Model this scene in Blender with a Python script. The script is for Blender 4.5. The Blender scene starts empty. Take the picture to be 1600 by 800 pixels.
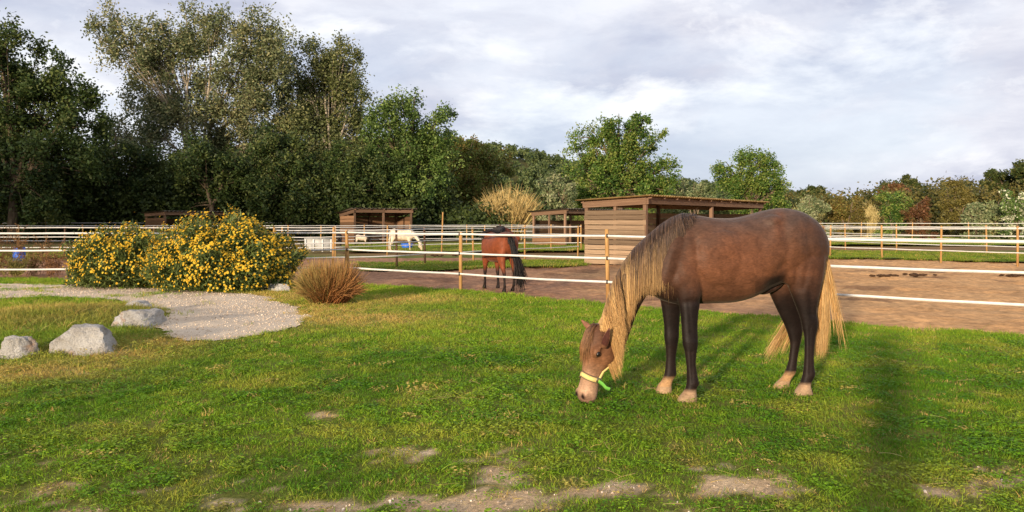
import bpy, bmesh, math, random
import numpy as np
from mathutils import Vector, noise as mnoise
R = math.radians
rng = np.random.default_rng(7)
random.seed(7)
SC = bpy.context.scene
COL = SC.collection

# ------------------------------------------------------------------ camera, sky, sun, exposure
CAM_H, FOC, HOR = 1.45, 1200.0, 345.0         # metres, focal length in 1600-px units, horizon row
cam_d = bpy.data.cameras.new('camera')
cam = bpy.data.objects.new('camera', cam_d); COL.objects.link(cam)
cam.location = (0, 0, CAM_H); cam.rotation_euler = (R(90), 0, 0)
cam_d.sensor_width = 36.0; cam_d.lens = 36.0*FOC/1600.0
cam_d.shift_y = -(400-HOR)/1600.0
cam_d.clip_start = 0.05; cam_d.clip_end = 3000
SC.camera = cam

SUN_EL, SUN_AZ = R(8.3), R(25.8)             # low evening sun behind the camera, to its left
SUN_STRENGTH = 5.0
sun_d = bpy.data.lights.new('sun', 'SUN'); sun_d.energy = SUN_STRENGTH; sun_d.angle = R(2.4)
sun_d.color = (1.0, 0.82, 0.60)
sun = bpy.data.objects.new('sun', sun_d); COL.objects.link(sun)
ldir = Vector((math.sin(SUN_AZ)*math.cos(SUN_EL), math.cos(SUN_AZ)*math.cos(SUN_EL), -math.sin(SUN_EL)))
sun.rotation_euler = ldir.to_track_quat('-Z', 'Y').to_euler()
sun.location = (-20, -40, 15)

SC.view_settings.view_transform = 'Standard'; SC.view_settings.look = 'None'
SC.view_settings.exposure = 0.42; SC.view_settings.gamma = 1.0
SC.view_settings.use_curve_mapping = False

def build_world():
    w = bpy.data.worlds.new('World'); SC.world = w; w.use_nodes = True
    nt = w.node_tree; nt.nodes.clear(); N = nt.nodes.new; L = nt.links.new
    out = N('ShaderNodeOutputWorld'); bg = N('ShaderNodeBackground'); bg.inputs['Strength'].default_value = 0.10
    L(bg.outputs[0], out.inputs[0])
    sky = N('ShaderNodeTexSky'); sky.sky_type = 'NISHITA'; sky.sun_disc = False
    sky.sun_elevation = SUN_EL; sky.sun_rotation = math.pi + SUN_AZ
    sky.air_density = 1.0; sky.dust_density = 1.2
    tc = N('ShaderNodeTexCoord'); sp = N('ShaderNodeSeparateXYZ'); L(tc.outputs['Generated'], sp.inputs[0])
    def math_(op, a, b=None, clamp=False):
        m = N('ShaderNodeMath'); m.operation = op; m.use_clamp = clamp
        for i, v in enumerate((a, b)):
            if v is None: continue
            if isinstance(v, (int, float)): m.inputs[i].default_value = v
            else: L(v, m.inputs[i])
        return m.outputs[0]
    z = math_('ADD', math_('MAXIMUM', sp.outputs[2], 0.0), 0.26)
    cv = N('ShaderNodeCombineXYZ'); L(sp.outputs[0], cv.inputs[0]); L(sp.outputs[1], cv.inputs[1]); L(math_('MULTIPLY', sp.outputs[2], 2.3), cv.inputs[2])
    def noi(scale, det, rough, dist=0.0, off=(0, 0, 0), stretch=(1, 1, 1)):
        mp = N('ShaderNodeMapping'); mp.inputs['Location'].default_value = off; mp.inputs['Scale'].default_value = stretch
        L(cv.outputs[0], mp.inputs[0])
        n = N('ShaderNodeTexNoise'); n.inputs['Scale'].default_value = scale; n.inputs['Detail'].default_value = det
        n.inputs['Roughness'].default_value = rough; n.inputs['Distortion'].default_value = dist
        L(mp.outputs[0], n.inputs['Vector']); return n.outputs['Fac']
    def ramp(fac, stops):
        r = N('ShaderNodeValToRGB'); L(fac, r.inputs[0]); e = r.color_ramp.elements
        while len(e) < len(stops): e.new(0.5)
        for el, (p, c) in zip(e, stops):
            el.position = p; el.color = (*c, 1) if len(c) == 3 else c
        return r.outputs[0]
    def mix(fac, a, b, mode='MIX'):
        m = N('ShaderNodeMix'); m.data_type = 'RGBA'; m.blend_type = mode
        for s, v in ((m.inputs[0], fac), (m.inputs[6], a), (m.inputs[7], b)):
            if isinstance(v, (int, float)): s.default_value = v
            elif isinstance(v, tuple): s.default_value = (*v, 1)
            else: L(v, s)
        return m.outputs[2]
    big = noi(2.6, 7, 0.55, 0.2, (3.1, 1.7, 0))
    body = ramp(big, [(0.37, (0.33, 0.36, 0.48)), (0.46, (0.45, 0.47, 0.57)), (0.54, (0.59, 0.60, 0.67)), (0.62, (0.73, 0.73, 0.77))])
    fine = noi(7.0, 9, 0.62, 0.3, (0.6, 4.2, 0), (1, 1, 1.3))
    body = mix(0.36, body, ramp(fine, [(0.38, (0.42, 0.44, 0.55)), (0.60, (0.74, 0.75, 0.80))]))
    # bright breaks where the sun catches the cloud edges
    brk = noi(3.6, 10, 0.6, 0.25, (7.3, 0.9, 0), (1, 1, 1))
    bm_ = ramp(brk, [(0.50, (0, 0, 0)), (0.62, (1, 1, 1))])
    cloud = mix(math_('MULTIPLY', bm_, 0.9), body, (0.92, 0.91, 0.90))
    cloud10 = mix(1.0, cloud, (10, 10, 10), 'MULTIPLY')
    # thin places let blue sky through, mostly low down
    gap = noi(3.0, 7, 0.6, 0.2, (1.2, 8.8, 0))
    gm = ramp(gap, [(0.42, (1, 1, 1)), (0.60, (0, 0, 0))])
    low = math_('SUBTRACT', 1.0, math_('MULTIPLY', sp.outputs[2], 3.2), True)
    gfac = math_('MULTIPLY', gm, math_('ADD', math_('MULTIPLY', low, 0.5), 0.12), True)
    blue = mix(0.35, (5.2, 6.3, 8.4), sky.outputs[0])
    L(mix(gfac, cloud10, blue), bg.inputs['Color'])
build_world()

# ------------------------------------------------------------------ helpers
def lin(r, g, b):
    f = lambda c: (c/255/12.92) if c/255 <= 0.04045 else ((c/255+0.055)/1.055)**2.4
    return (f(r), f(g), f(b))
def W(u, v, Y): return np.array(((u-800)/FOC*Y, Y, CAM_H-(v-HOR)/FOC*Y))
def G(u, v):                                    # pixel on flat ground -> world x, y
    Y = CAM_H*FOC/(v-HOR); return ((u-800)/FOC*Y, Y)
def GP(pts): return np.array([G(*p) for p in pts])
def inpoly(P, x, y):
    x = np.asarray(x); y = np.asarray(y); ins = np.zeros(x.shape, bool); n = len(P); j = n-1
    for i in range(n):
        xi, yi = P[i]; xj, yj = P[j]
        c = ((yi > y) != (yj > y)) & (x < (xj-xi)*(y-yi)/(yj-yi+1e-12)+xi)
        ins ^= c; j = i
    return ins
_nz = {}
def vnoise(x, y, scale=1.0, seed=0, octaves=3):  # value noise, about 0..1
    x = np.asarray(x, float)/scale; y = np.asarray(y, float)/scale
    out = np.zeros(np.broadcast(x, y).shape); amp = 1.0; tot = 0
    for o in range(octaves):
        key = (seed, o)
        if key not in _nz: _nz[key] = np.random.default_rng(seed*31+o+5).random((256, 256))
        T = _nz[key]; xi = np.floor(x).astype(int); yi = np.floor(y).astype(int); fx = x-xi; fy = y-yi
        fx = fx*fx*(3-2*fx); fy = fy*fy*(3-2*fy)
        a = T[xi % 256, yi % 256]; b = T[(xi+1) % 256, yi % 256]; c = T[xi % 256, (yi+1) % 256]; d = T[(xi+1) % 256, (yi+1) % 256]
        out += amp*((a*(1-fx)+b*fx)*(1-fy)+(c*(1-fx)+d*fx)*fy); tot += amp
        amp *= 0.5; x = x*2.03+17; y = y*2.03+9
    return out/tot

def mk_mesh(name, V, F, col=None, smooth=False):
    """V (n,3); F either an (m,k) int array or a list of arrays with different k; col (n,3) per vertex"""
    V = np.asarray(V, np.float32); Fs = F if isinstance(F, list) else [F]
    Fs = [np.asarray(f, np.int32) for f in Fs if len(f)]
    me = bpy.data.meshes.new(name)
    nl = sum(f.size for f in Fs); nf = sum(len(f) for f in Fs)
    me.vertices.add(len(V)); me.vertices.foreach_set('co', V.ravel())
    me.loops.add(nl); me.loops.foreach_set('vertex_index', np.concatenate([f.ravel() for f in Fs]))
    me.polygons.add(nf)
    tot = np.concatenate([np.full(len(f), f.shape[1], np.int32) for f in Fs])
    me.polygons.foreach_set('loop_start', np.concatenate([[0], np.cumsum(tot)[:-1]]).astype(np.int32))
    me.polygons.foreach_set('loop_total', tot)
    if smooth: me.polygons.foreach_set('use_smooth', np.ones(nf, bool))
    me.update(calc_edges=True); me.validate()
    if col is not None: set_col(me, col)
    return me
def set_col(me, col):
    a = me.color_attributes.new('Col', 'FLOAT_COLOR', 'POINT')
    c = np.ones((len(me.vertices), 4), np.float32); c[:, :3] = col; a.data.foreach_set('color', c.ravel())
def ob(name, me, mat=None, parent=None, loc=None):
    o = bpy.data.objects.new(name, me); COL.objects.link(o)
    if mat is not None and me is not None:
        if not me.materials: me.materials.append(mat)
    if parent is not None: o.parent = parent
    if loc is not None: o.location = loc
    return o
def tag(o, label=None, cat=None, group=None, kind=None):
    if label: o['label'] = label
    if cat: o['category'] = cat
    if group: o['group'] = group
    if kind: o['kind'] = kind
    return o
def thing(name, label, cat, loc=(0, 0, 0), rz=0.0, group=None):
    o = bpy.data.objects.new(name, None); COL.objects.link(o)
    o.location = loc; o.rotation_euler = (0, 0, rz); o.empty_display_size = 0.2
    return tag(o, label, cat, group)

class MB:                                       # collects shapes that make ONE part
    def __init__(s): s.V = []; s.F = {}; s.n = 0; s.C = []
    def add(s, V, F, col=None):
        V = np.asarray(V, float); Fs = F if isinstance(F, list) and len(F) and isinstance(F[0], np.ndarray) and F[0].ndim == 2 else [np.asarray(F)]
        for f in Fs:
            if len(f): s.F.setdefault(f.shape[1], []).append(f+s.n)
        s.V.append(V); s.n += len(V)
        if col is not None: s.C.append(np.broadcast_to(np.asarray(col, float), V.shape))
    def box(s, lo, hi, M=None, col=None, bev=0.0):
        lo = np.array(lo, float); hi = np.array(hi, float)
        v = np.array([[x, y, z] for x in (lo[0], hi[0]) for y in (lo[1], hi[1]) for z in (lo[2], hi[2])])
        if M is not None: v = M(v)
        s.add(v, np.array([[0, 1, 3, 2], [4, 6, 7, 5], [0, 4, 5, 1], [2, 3, 7, 6], [0, 2, 6, 4], [1, 5, 7, 3]]), col)
    def bar(s, a, b, w, d, up=(0, 0, 1), col=None):   # bar from a to b, width w (sideways), depth d (along up)
        a = np.array(a, float); b = np.array(b, float); t = b-a; t /= np.linalg.norm(t); up = np.array(up, float)
        sd = np.cross(t, up); sd /= np.linalg.norm(sd)+1e-9; u2 = np.cross(sd, t)
        v = np.array([p+sd*w/2*i+u2*d/2*j for p in (a, b) for i in (-1, 1) for j in (-1, 1)])
        s.add(v, np.array([[0, 1, 3, 2], [4, 6, 7, 5], [0, 4, 5, 1], [2, 3, 7, 6], [0, 2, 6, 4], [1, 5, 7, 3]]), col)
    def tube(s, P, r, n=6, col=None, cap=True):
        P = np.asarray(P, float); K = len(P); r = np.broadcast_to(np.asarray(r, float), (K,))
        T = np.gradient(P, axis=0); T /= np.linalg.norm(T, axis=1)[:, None]+1e-9
        ref = np.array([0.31, 0.2, 0.93]) if abs(T[0] @ np.array([0.31, 0.2, 0.93])) < 0.9 else np.array([1., 0, 0])
        A = np.cross(T, ref); A /= np.linalg.norm(A, axis=1)[:, None]+1e-9; B = np.cross(T, A)
        th = np.arange(n)*2*np.pi/n
        V = (P[:, None]+(A[:, None]*np.cos(th)[None, :, None]+B[:, None]*np.sin(th)[None, :, None])*r[:, None, None]).reshape(-1, 3)
        i = np.arange(K-1)[:, None]*n; j = np.arange(n)[None]; j2 = (j+1) % n
        F = [np.stack([i+j, i+j2, i+n+j2, i+n+j], -1).reshape(-1, 4)]
        if cap:
            V = np.vstack([V, P[:1], P[-1:]]); b0 = K*n
            jj = np.arange(n); F.append(np.concatenate([np.stack([(jj+1) % n, jj, np.full(n, b0)], 1), np.stack([(K-1)*n+jj, (K-1)*n+(jj+1) % n, np.full(n, b0+1)], 1)]))
        s.add(V, F, col)
    def mesh(s, name, smooth=False):
        return mk_mesh(name, np.vstack(s.V), [np.concatenate(f) for f in s.F.values()], np.vstack(s.C) if s.C else None, smooth)
    def build(s, name, mat, parent=None, smooth=False): return ob(name, s.mesh(name, smooth), mat, parent)

def ribbons(P, wid, col, flat=None, rs=rng):    # P (N,K,3) centre lines -> flat blades, wid (N,K), col (N,K,3)
    N_, K, _ = P.shape; T = np.gradient(P, axis=1); T /= np.linalg.norm(T, axis=2)[..., None]+1e-9
    d = rs.normal(size=(N_, 1, 3)) if flat is None else np.broadcast_to(flat, (N_, 1, 3))
    S = np.cross(T, d); S /= np.linalg.norm(S, axis=2)[..., None]+1e-9
    V = np.stack([P-S*wid[..., None]/2, P+S*wid[..., None]/2], 2).reshape(-1, 3)
    C = np.repeat(col.reshape(-1, 3), 2, 0)
    base = (np.arange(N_)*K*2)[:, None]; k = (np.arange(K-1)*2)[None]
    F = np.stack([base+k, base+k+1, base+k+3, base+k+2], -1).reshape(-1, 4)
    return V, F, C
def hairs(P, rad, col, n=3):                    # same with 3-sided tubes
    N_, K, _ = P.shape; T = np.gradient(P, axis=1); T /= np.linalg.norm(T, axis=2)[..., None]+1e-9
    A = np.cross(T, np.array([0.3, 0.9, 0.31])); A /= np.linalg.norm(A, axis=2)[..., None]+1e-9; B = np.cross(T, A)
    th = np.arange(n)*2*np.pi/n
    V = (P[:, :, None]+(A[:, :, None]*np.cos(th)[:, None]+B[:, :, None]*np.sin(th)[:, None])*rad[:, :, None, None]).reshape(-1, 3)
    C = np.repeat(col.reshape(-1, 3), n, 0)
    base = (np.arange(N_)*K*n)[:, None, None]; k = (np.arange(K-1)*n)[None, :, None]; j = np.arange(n)[None, None]; j2 = (j+1) % n
    F = np.stack([base+k+j, base+k+j2, base+k+n+j2, base+k+n+j], -1).reshape(-1, 4)
    return V, F, C
def leafquads(Cn, L, Wd, col, up=0.0, rs=rng):  # diamond leaves at centres Cn
    n = len(Cn); a = rs.normal(size=(n, 3)); a[:, 2] = a[:, 2]*0.8+up; a /= np.linalg.norm(a, axis=1)[:, None]
    b = np.cross(a, rs.normal(size=(n, 3))); b /= np.linalg.norm(b, axis=1)[:, None]+1e-9
    L = np.broadcast_to(L, (n,))[:, None]/2; Wd = np.broadcast_to(Wd, (n,))[:, None]/2
    V = np.stack([Cn-a*L, Cn+b*Wd, Cn+a*L, Cn-b*Wd], 1).reshape(-1, 3)
    F = np.arange(n*4).reshape(-1, 4)
    return V, F, np.repeat(col, 4, 0)

# ------------------------------------------------------------------ materials
class NT:
    def __init__(s, name):
        s.m = bpy.data.materials.new(name); s.m.use_nodes = True; s.t = s.m.node_tree; s.t.nodes.clear()
        s.out = s.N('ShaderNodeOutputMaterial')
    def N(s, k): return s.t.nodes.new(k)
    def L(s, a, b): s.t.links.new(a, b)
    def set(s, sock, v):
        if isinstance(v, (int, float)): sock.default_value = v
        elif isinstance(v, (tuple, list)): sock.default_value = (*v, 1) if len(v) == 3 and len(sock.default_value) == 4 else v
        else: s.L(v, sock)
    def noise(s, scale, det=4, rough=0.55, dist=0, vec=None, stretch=None):
        n = s.N('ShaderNodeTexNoise'); n.inputs['Scale'].default_value = scale; n.inputs['Detail'].default_value = det
        n.inputs['Roughness'].default_value = rough; n.inputs['Distortion'].default_value = dist
        v = vec if vec is not None else s.obj()
        if stretch:
            mp = s.N('ShaderNodeMapping'); mp.inputs['Scale'].default_value = stretch; s.L(v, mp.inputs[0]); v = mp.outputs[0]
        s.L(v, n.inputs['Vector']); return n.outputs['Fac']
    def obj(s):
        return s.N('ShaderNodeTexCoord').outputs['Object']
    def pos(s): return s.N('ShaderNodeNewGeometry').outputs['Position']
    def ramp(s, fac, stops):
        r = s.N('ShaderNodeValToRGB'); s.L(fac, r.inputs[0]); e = r.color_ramp.elements
        while len(e) < len(stops): e.new(0.5)
        for el, (p, c) in zip(e, stops): el.position = p; el.color = (*c, 1)
        return r.outputs[0]
    def mix(s, fac, a, b, mode='MIX'):
        m = s.N('ShaderNodeMix'); m.data_type = 'RGBA'; m.blend_type = mode
        s.set(m.inputs[0], fac); s.set(m.inputs[6], a); s.set(m.inputs[7], b); return m.outputs[2]
    def math(s, op, a, b=0.0):
        m = s.N('ShaderNodeMath'); m.operation = op; s.set(m.inputs[0], a); s.set(m.inputs[1], b); return m.outputs[0]
    def attr(s, name, kind='GEOMETRY'):
        a = s.N('ShaderNodeAttribute'); a.attribute_name = name; a.attribute_type = kind; return a.outputs['Color']
    def bump(s, h, strength=0.5, dist=0.02):
        b = s.N('ShaderNodeBump'); b.inputs['Strength'].default_value = strength; b.inputs['Distance'].default_value = dist
        s.L(h, b.inputs['Height']); return b.outputs[0]
    def bsdf(s, col, rough=0.8, spec=0.3, normal=None, **kw):
        p = s.N('ShaderNodeBsdfPrincipled'); s.set(p.inputs['Base Color'], col); s.set(p.inputs['Roughness'], rough)
        p.inputs['Specular IOR Level'].default_value = spec
        if normal is not None: s.L(normal, p.inputs['Normal'])
        for k, v in kw.items(): s.set(p.inputs[k], v)
        s.L(p.outputs[0], s.out.inputs[0]); return p
    def leafy(s, col, rough=0.55, trans=0.35, spec=0.25):
        p = s.bsdf(col, rough, spec); t = s.N('ShaderNodeBsdfTranslucent'); s.set(t.inputs[0], col)
        m = s.N('ShaderNodeMixShader'); m.inputs[0].default_value = trans
        s.L(p.outputs[0], m.inputs[1]); s.L(t.outputs[0], m.inputs[2]); s.L(m.outputs[0], s.out.inputs[0]); return s.m

def mat_leaf(name, trans=0.3, rough=0.55):
    n = NT(name); n.leafy(n.attr('Col'), rough, trans); return n.m
def mat_vcol(name, rough=0.7, spec=0.3, bscale=0, bstr=0.3, var=0.0, vs=20, sheen=0.0):
    n = NT(name); c = n.attr('Col')
    if var: c = n.mix(1.0, c, n.ramp(n.noise(vs, 5, 0.65), [(0.3, (1-var,)*3), (0.7, (1+var,)*3)]), 'MULTIPLY')
    nb = n.bump(n.noise(bscale, 4, 0.6), bstr, 0.01) if bscale else None
    p = n.bsdf(c, rough, spec, nb)
    if sheen: p.inputs['Sheen Weight'].default_value = sheen; p.inputs['Sheen Roughness'].default_value = 0.4
    return n.m
def mat_plain(name, a, b, scale=8, rough=0.8, spec=0.2, bscale=30, bstr=0.3, bd=0.01, stretch=None):
    n = NT(name); c = n.ramp(n.noise(scale, 6, 0.65, 0.2, None, stretch), [(0.3, a), (0.7, b)])
    n.bsdf(c, rough, spec, n.bump(n.noise(bscale, 5, 0.6, 0, None, stretch), bstr, bd)); return n.m
M = {}
M['leaf'] = mat_leaf('leaf_green', 0.3)
M['straw'] = mat_leaf('dry_stalk', 0.2, 0.7)
M['bark'] = mat_plain('bark', lin(70, 58, 46), lin(128, 112, 92), 6, 0.9, 0.1, 14, 0.8, 0.03, (1, 1, 0.2))
M['pale_bark'] = mat_plain('pale_bark', lin(120, 108, 90), lin(178, 166, 146), 5, 0.9, 0.1, 14, 0.6, 0.03, (1, 1, 0.3))
M['post'] = mat_plain('post_wood', lin(138, 100, 58), lin(190, 150, 96), 7, 0.8, 0.2, 40, 0.3, 0.004, (3, 3, 0.4))
M['dark_post'] = mat_plain('dark_post_wood', lin(58, 42, 34), lin(96, 72, 54), 9, 0.85, 0.2, 40, 0.3, 0.004, (3, 3, 0.4))
M['tape'] = mat_plain('white_tape', lin(186, 184, 180), lin(216, 213, 208), 6, 0.55, 0.35, 120, 0.15, 0.001)
M['black'] = mat_plain('black_plastic', (0.012,)*3, (0.02,)*3, 10, 0.5, 0.4)
def plank_mat(name, cs):
    n = NT(name); oi = n.N('ShaderNodeObjectInfo')
    g = n.noise(2.6, 9, 0.72, 0.6, None, (1, 1, 9))
    c = n.ramp(g, [(0.28, cs[0]), (0.5, cs[1]), (0.72, cs[2])])
    k = n.N('ShaderNodeMapRange'); n.L(oi.outputs['Random'], k.inputs[0]); k.inputs[3].default_value = 0.5; k.inputs[4].default_value = 1.3
    cc = n.N('ShaderNodeCombineColor')
    for i in range(3): n.L(k.outputs[0], cc.inputs[i])
    c = n.mix(1.0, c, cc.outputs[0], 'MULTIPLY')
    n.bsdf(c, 0.85, 0.15, n.bump(n.noise(4, 8, 0.7, 0.3, None, (1, 1, 16)), 0.6, 0.01)); return n.m
M['plank'] = plank_mat('weathered_plank', (lin(66, 54, 45), lin(138, 115, 92), lin(190, 166, 138)))
M['plank_red'] = plank_mat('brown_plank', (lin(74, 54, 42), lin(120, 90, 66), lin(152, 118, 88)))
M['beam'] = plank_mat('old_beam', (lin(66, 50, 42), lin(116, 90, 72), lin(164, 136, 110)))
M['roof'] = mat_plain('lichen_roof', lin(120, 96, 62), lin(186, 158, 104), 5, 0.9, 0.15, 20, 0.4, 0.01)
M['roof_grey'] = mat_plain('grey_roof', lin(70, 64, 58), lin(112, 102, 92), 3, 0.8, 0.2, 20, 0.3, 0.01)
M['stone'] = None
def stone_mat():
    n = NT('limestone'); o = n.obj()
    c = n.ramp(n.noise(3.2, 8, 0.65, 0.3), [(0.30, lin(138, 130, 122)), (0.44, lin(198, 192, 184)), (0.64, lin(226, 222, 216))])
    rust = n.ramp(n.noise(2.1, 5, 0.6, 0.5, n.pos()), [(0.55, (0, 0, 0)), (0.68, (1, 1, 1))])
    c = n.mix(n.math('MULTIPLY', rust, 0.75), c, lin(196, 132, 66))
    pit = n.ramp(n.noise(26, 6, 0.7), [(0.30, lin(120, 112, 104)), (0.42, (1, 1, 1))]); c = n.mix(0.6, c, pit, 'MULTIPLY')
    n.bsdf(c, 0.9, 0.15, n.bump(n.math('ADD', n.noise(11, 10, 0.8), n.math('MULTIPLY', n.noise(45, 6, 0.7), 0.4)), 1.0, 0.10)); return n.m
M['stone'] = stone_mat()
# ------------------------------------------------------------------ terrain
LAWN_EDGE = [(570, 447), (640, 449), (720, 456), (800, 463), (900, 472), (1000, 484), (1150, 494), (1300, 505), (1450, 516), (1600, 526), (1750, 536), (2000, 552), (2600, 590)]
LAWN = np.vstack([GP([(-900, 434), (-200, 435), (0, 436), (110, 438), (300, 440), (475, 445)]+LAWN_EDGE), [[16, 0.5], [-18, 0.5]]])
PATH = GP([(-900, 446), (-300, 446), (0, 446), (110, 446), (200, 451), (300, 456), (380, 461), (430, 469), (465, 486), (478, 502), (470, 512), (420, 525), (340, 535), (290, 541), (256, 537), (246, 522), (264, 506), (244, 490), (226, 478), (150, 470), (60, 466), (0, 469), (-300, 476), (-900, 484)])
def hz(x, y):
    x = np.asarray(x, float); y = np.asarray(y, float)
    m = 0.24*np.exp(-(((x+6.1)/1.7)**2+((y-10.3)/1.25)**2))+0.10*np.exp(-(((x+5.0)/1.0)**2+((y-8.7)/0.6)**2))
    return 0.02+m+0.035*(vnoise(x, y, 1.6, 3, 3)-0.5)+0.02*(vnoise(x, y, 0.25, 4, 2)-0.5)
def edge_jit(x, y, a=0.3, s=0.5, sd=11): return (vnoise(x, y, s, sd)-0.5)*a, (vnoise(x, y, s, sd+1)-0.5)*a
def grid_sheet(name, x0, x1, y0, y1, res, zf, keep, colf, mat):
    xs = np.arange(x0, x1+res/2, res); ys = np.arange(y0, y1+res/2, res)
    X, Y = np.meshgrid(xs, ys, indexing='ij'); V = np.stack([X, Y, zf(X, Y)], -1).reshape(-1, 3)
    nx, ny = len(xs), len(ys); i, j = np.meshgrid(np.arange(nx-1), np.arange(ny-1), indexing='ij')
    cx = X[:-1, :-1]+res/2; cy = Y[:-1, :-1]+res/2; k = keep(cx, cy)
    F = np.stack([i*ny+j, (i+1)*ny+j, (i+1)*ny+j+1, i*ny+j+1], -1)[k]
    used = np.zeros(len(V), bool); used[F.ravel()] = True; idx = np.cumsum(used)-1
    V = V[used]; F = idx[F]; c = colf(V[:, 0], V[:, 1])
    o = ob(name, mk_mesh(name, V, F, c, True), mat); tag(o, kind='structure'); return o
def lerp(a, b, t): t = np.clip(np.asarray(t), 0, 1)[..., None]; return np.asarray(a)*(1-t)+np.asarray(b)*t

def soil_mat(name, bs=18, bstr=0.7, bd=0.03, lo=0.72, hi=1.25, vs=9):
    n = NT(name); c = n.attr('Col')
    c = n.mix(1.0, c, n.ramp(n.noise(vs, 8, 0.7), [(0.28, (lo,)*3), (0.72, (hi,)*3)]), 'MULTIPLY')
    h = n.math('ADD', n.noise(bs, 8, 0.7), n.math('MULTIPLY', n.noise(bs*0.25, 4, 0.6), 1.2))
    n.bsdf(c, 0.95, 0.1, n.bump(h, bstr, bd)); return n.m
M['lawn_soil'] = soil_mat('lawn_soil', 45, 0.9, 0.02, 0.55, 1.35, 38)
M['dirt'] = soil_mat('paddock_dirt', 9, 0.5, 0.03, 0.5, 1.45, 6)
M['gravel_bed'] = soil_mat('gravel_bed', 60, 0.8, 0.012, 0.82, 1.12, 45)
M['verge'] = soil_mat('verge_soil', 12, 0.6, 0.03)

# big ground sheet, to the horizon
def ground_mat():
    n = NT('far_ground'); p = n.pos()
    a = n.ramp(n.noise(0.09, 5, 0.6, 0.3, p, (0.35, 1.3, 1)), [(0.36, lin(116, 96, 60)), (0.46, lin(138, 104, 74)), (0.56, lin(96, 104, 46)), (0.68, lin(86, 106, 40))])
    b = n.ramp(n.noise(1.7, 7, 0.7, 0, p), [(0.3, (0.7,)*3), (0.7, (1.25,)*3)])
    n.bsdf(n.mix(1.0, a, b, 'MULTIPLY'), 0.95, 0.1, n.bump(n.noise(5, 6, 0.7, 0, p), 0.6, 0.05)); return n.m
g = bpy.data.meshes.new('ground')
V = np.array([[-1500, -600, -0.07], [1500, -600, -0.07], [1500, 2500, -0.07], [-1500, 2500, -0.07]]); F = np.array([[0, 1, 2, 3]])
tag(ob('ground', mk_mesh('ground', V, F), ground_mat()), kind='structure')

# bare patches in the near lawn
BARE = [(690, 712, 0.55), (720, 750, 0.45), (620, 748, 0.3), (900, 770, 0.5), (990, 765, 0.35), (1180, 765, 0.55), (1080, 730, 0.22), (1230, 775, 0.4), (490, 655, 0.22), (20, 735, 0.3), (150, 775, 0.6), (250, 765, 0.5), (60, 790, 0.6), (400, 785, 0.5), (560, 790, 0.4), (780, 790, 0.5), (1560, 745, 0.35), (1500, 780, 0.4), (1590, 690, 0.2), (1390, 785, 0.4), (775, 735, 0.2), (1300, 600, 0.15), (100, 590, 0.25), (880, 790, .5)]
def bare_mask(x, y):
    dx, dy = edge_jit(x, y, 0.5, 0.22, 21); x2 = x+dx; y2 = y+dy*0.7
    m = np.zeros(np.shape(x))
    for u, v, r in BARE:
        gx, gy = G(u, v); m = np.maximum(m, np.exp(-((x2-gx)/(r*0.95))**2-((y2-gy)/(r*0.42))**2))
    front = np.clip((4.35-y2)/0.9, 0, 1)*0.36
    nn = 0.62*vnoise(x*0.7, y, 0.30, 8, 4)+0.38*vnoise(x, y, 0.07, 9, 3); wgt = np.clip(np.maximum(m, front*1.5), 0, 1)
    return np.clip((nn-(0.655-0.25*wgt))*7.0, 0, 1)*np.clip(wgt*3, 0, 1)
def straw_mask(x, y):
    m = np.zeros(np.shape(x)); 
    for u, v, rx, ry in [(505, 487, 1.0, 1.5), (415, 466, 1.1, 1.2), (560, 500, 1.2, .9), (40, 585, 0.9, 0.6), (180, 560, 0.6, 0.4), (120, 495, 1.0, 1.4), (20, 500, 1.0, 1.2), (640, 470, 1.0, 0.8), (255, 545, 0.5, 0.4)]:
        gx, gy = G(u, v); m = np.maximum(m, np.exp(-((x-gx)/rx)**2-((y-gy)/ry)**2))
    return np.clip(m*(0.5+0.9*vnoise(x, y, 0.3, 14, 3)), 0, 1)
def lawn_keep(x, y):
    dx, dy = edge_jit(x, y, 0.5, 0.6); return inpoly(LAWN, x+dx, y+dy)
def lawn_col(x, y):
    c = lerp(lin(96, 104, 40), lin(126, 120, 58), vnoise(x, y, 0.5, 2))
    b = bare_mask(x, y); s = straw_mask(x, y)
    c = lerp(c, lin(176, 152, 96), s*0.7)
    soil = lerp(lin(186, 150, 108), lin(212, 188, 154), vnoise(x, y, 0.3, 33))
    return lerp(c, soil, np.clip((b-0.25)*4.0, 0, 1))
grid_sheet('lawn', -15, 13, 0.6, 20, 0.07, hz, lambda x, y: lawn_keep(x, y) & (y > 0.6), lawn_col, M['lawn_soil'])

# dirt paddock behind the lawn
def dz(x, y):
    return -0.015+0.09*(vnoise(x, y, 0.7, 41, 4)-0.5)+0.07*(vnoise(x, y, 0.25, 42, 3)-0.5)
def dirt_col(x, y):
    red = lerp(lin(138, 100, 76), lin(164, 124, 96), vnoise(x, y, 0.8, 43)); tan_ = lerp(lin(182, 136, 90), lin(204, 160, 112), vnoise(x, y, 0.9, 44))
    c = lerp(red, tan_, (x-1.0)/5.0+(vnoise(x, y, 2.0, 45)-0.5)*1.2)
    dark = np.clip((vnoise(x, y, 1.1, 46, 4)-0.60)*8, 0, 1)*0.6
    return lerp(c, lin(96, 68, 52), dark)
def dirt_keep(x, y):
    dx, dy = edge_jit(x, y, 0.5, 0.6); return ~inpoly(LAWN, x+dx, y+dy-0.12)
grid_sheet('paddock', -24, 30, 7.5, 30, 0.1, dz, lambda x, y: dirt_keep(x, y), dirt_col, M['dirt'])

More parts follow.
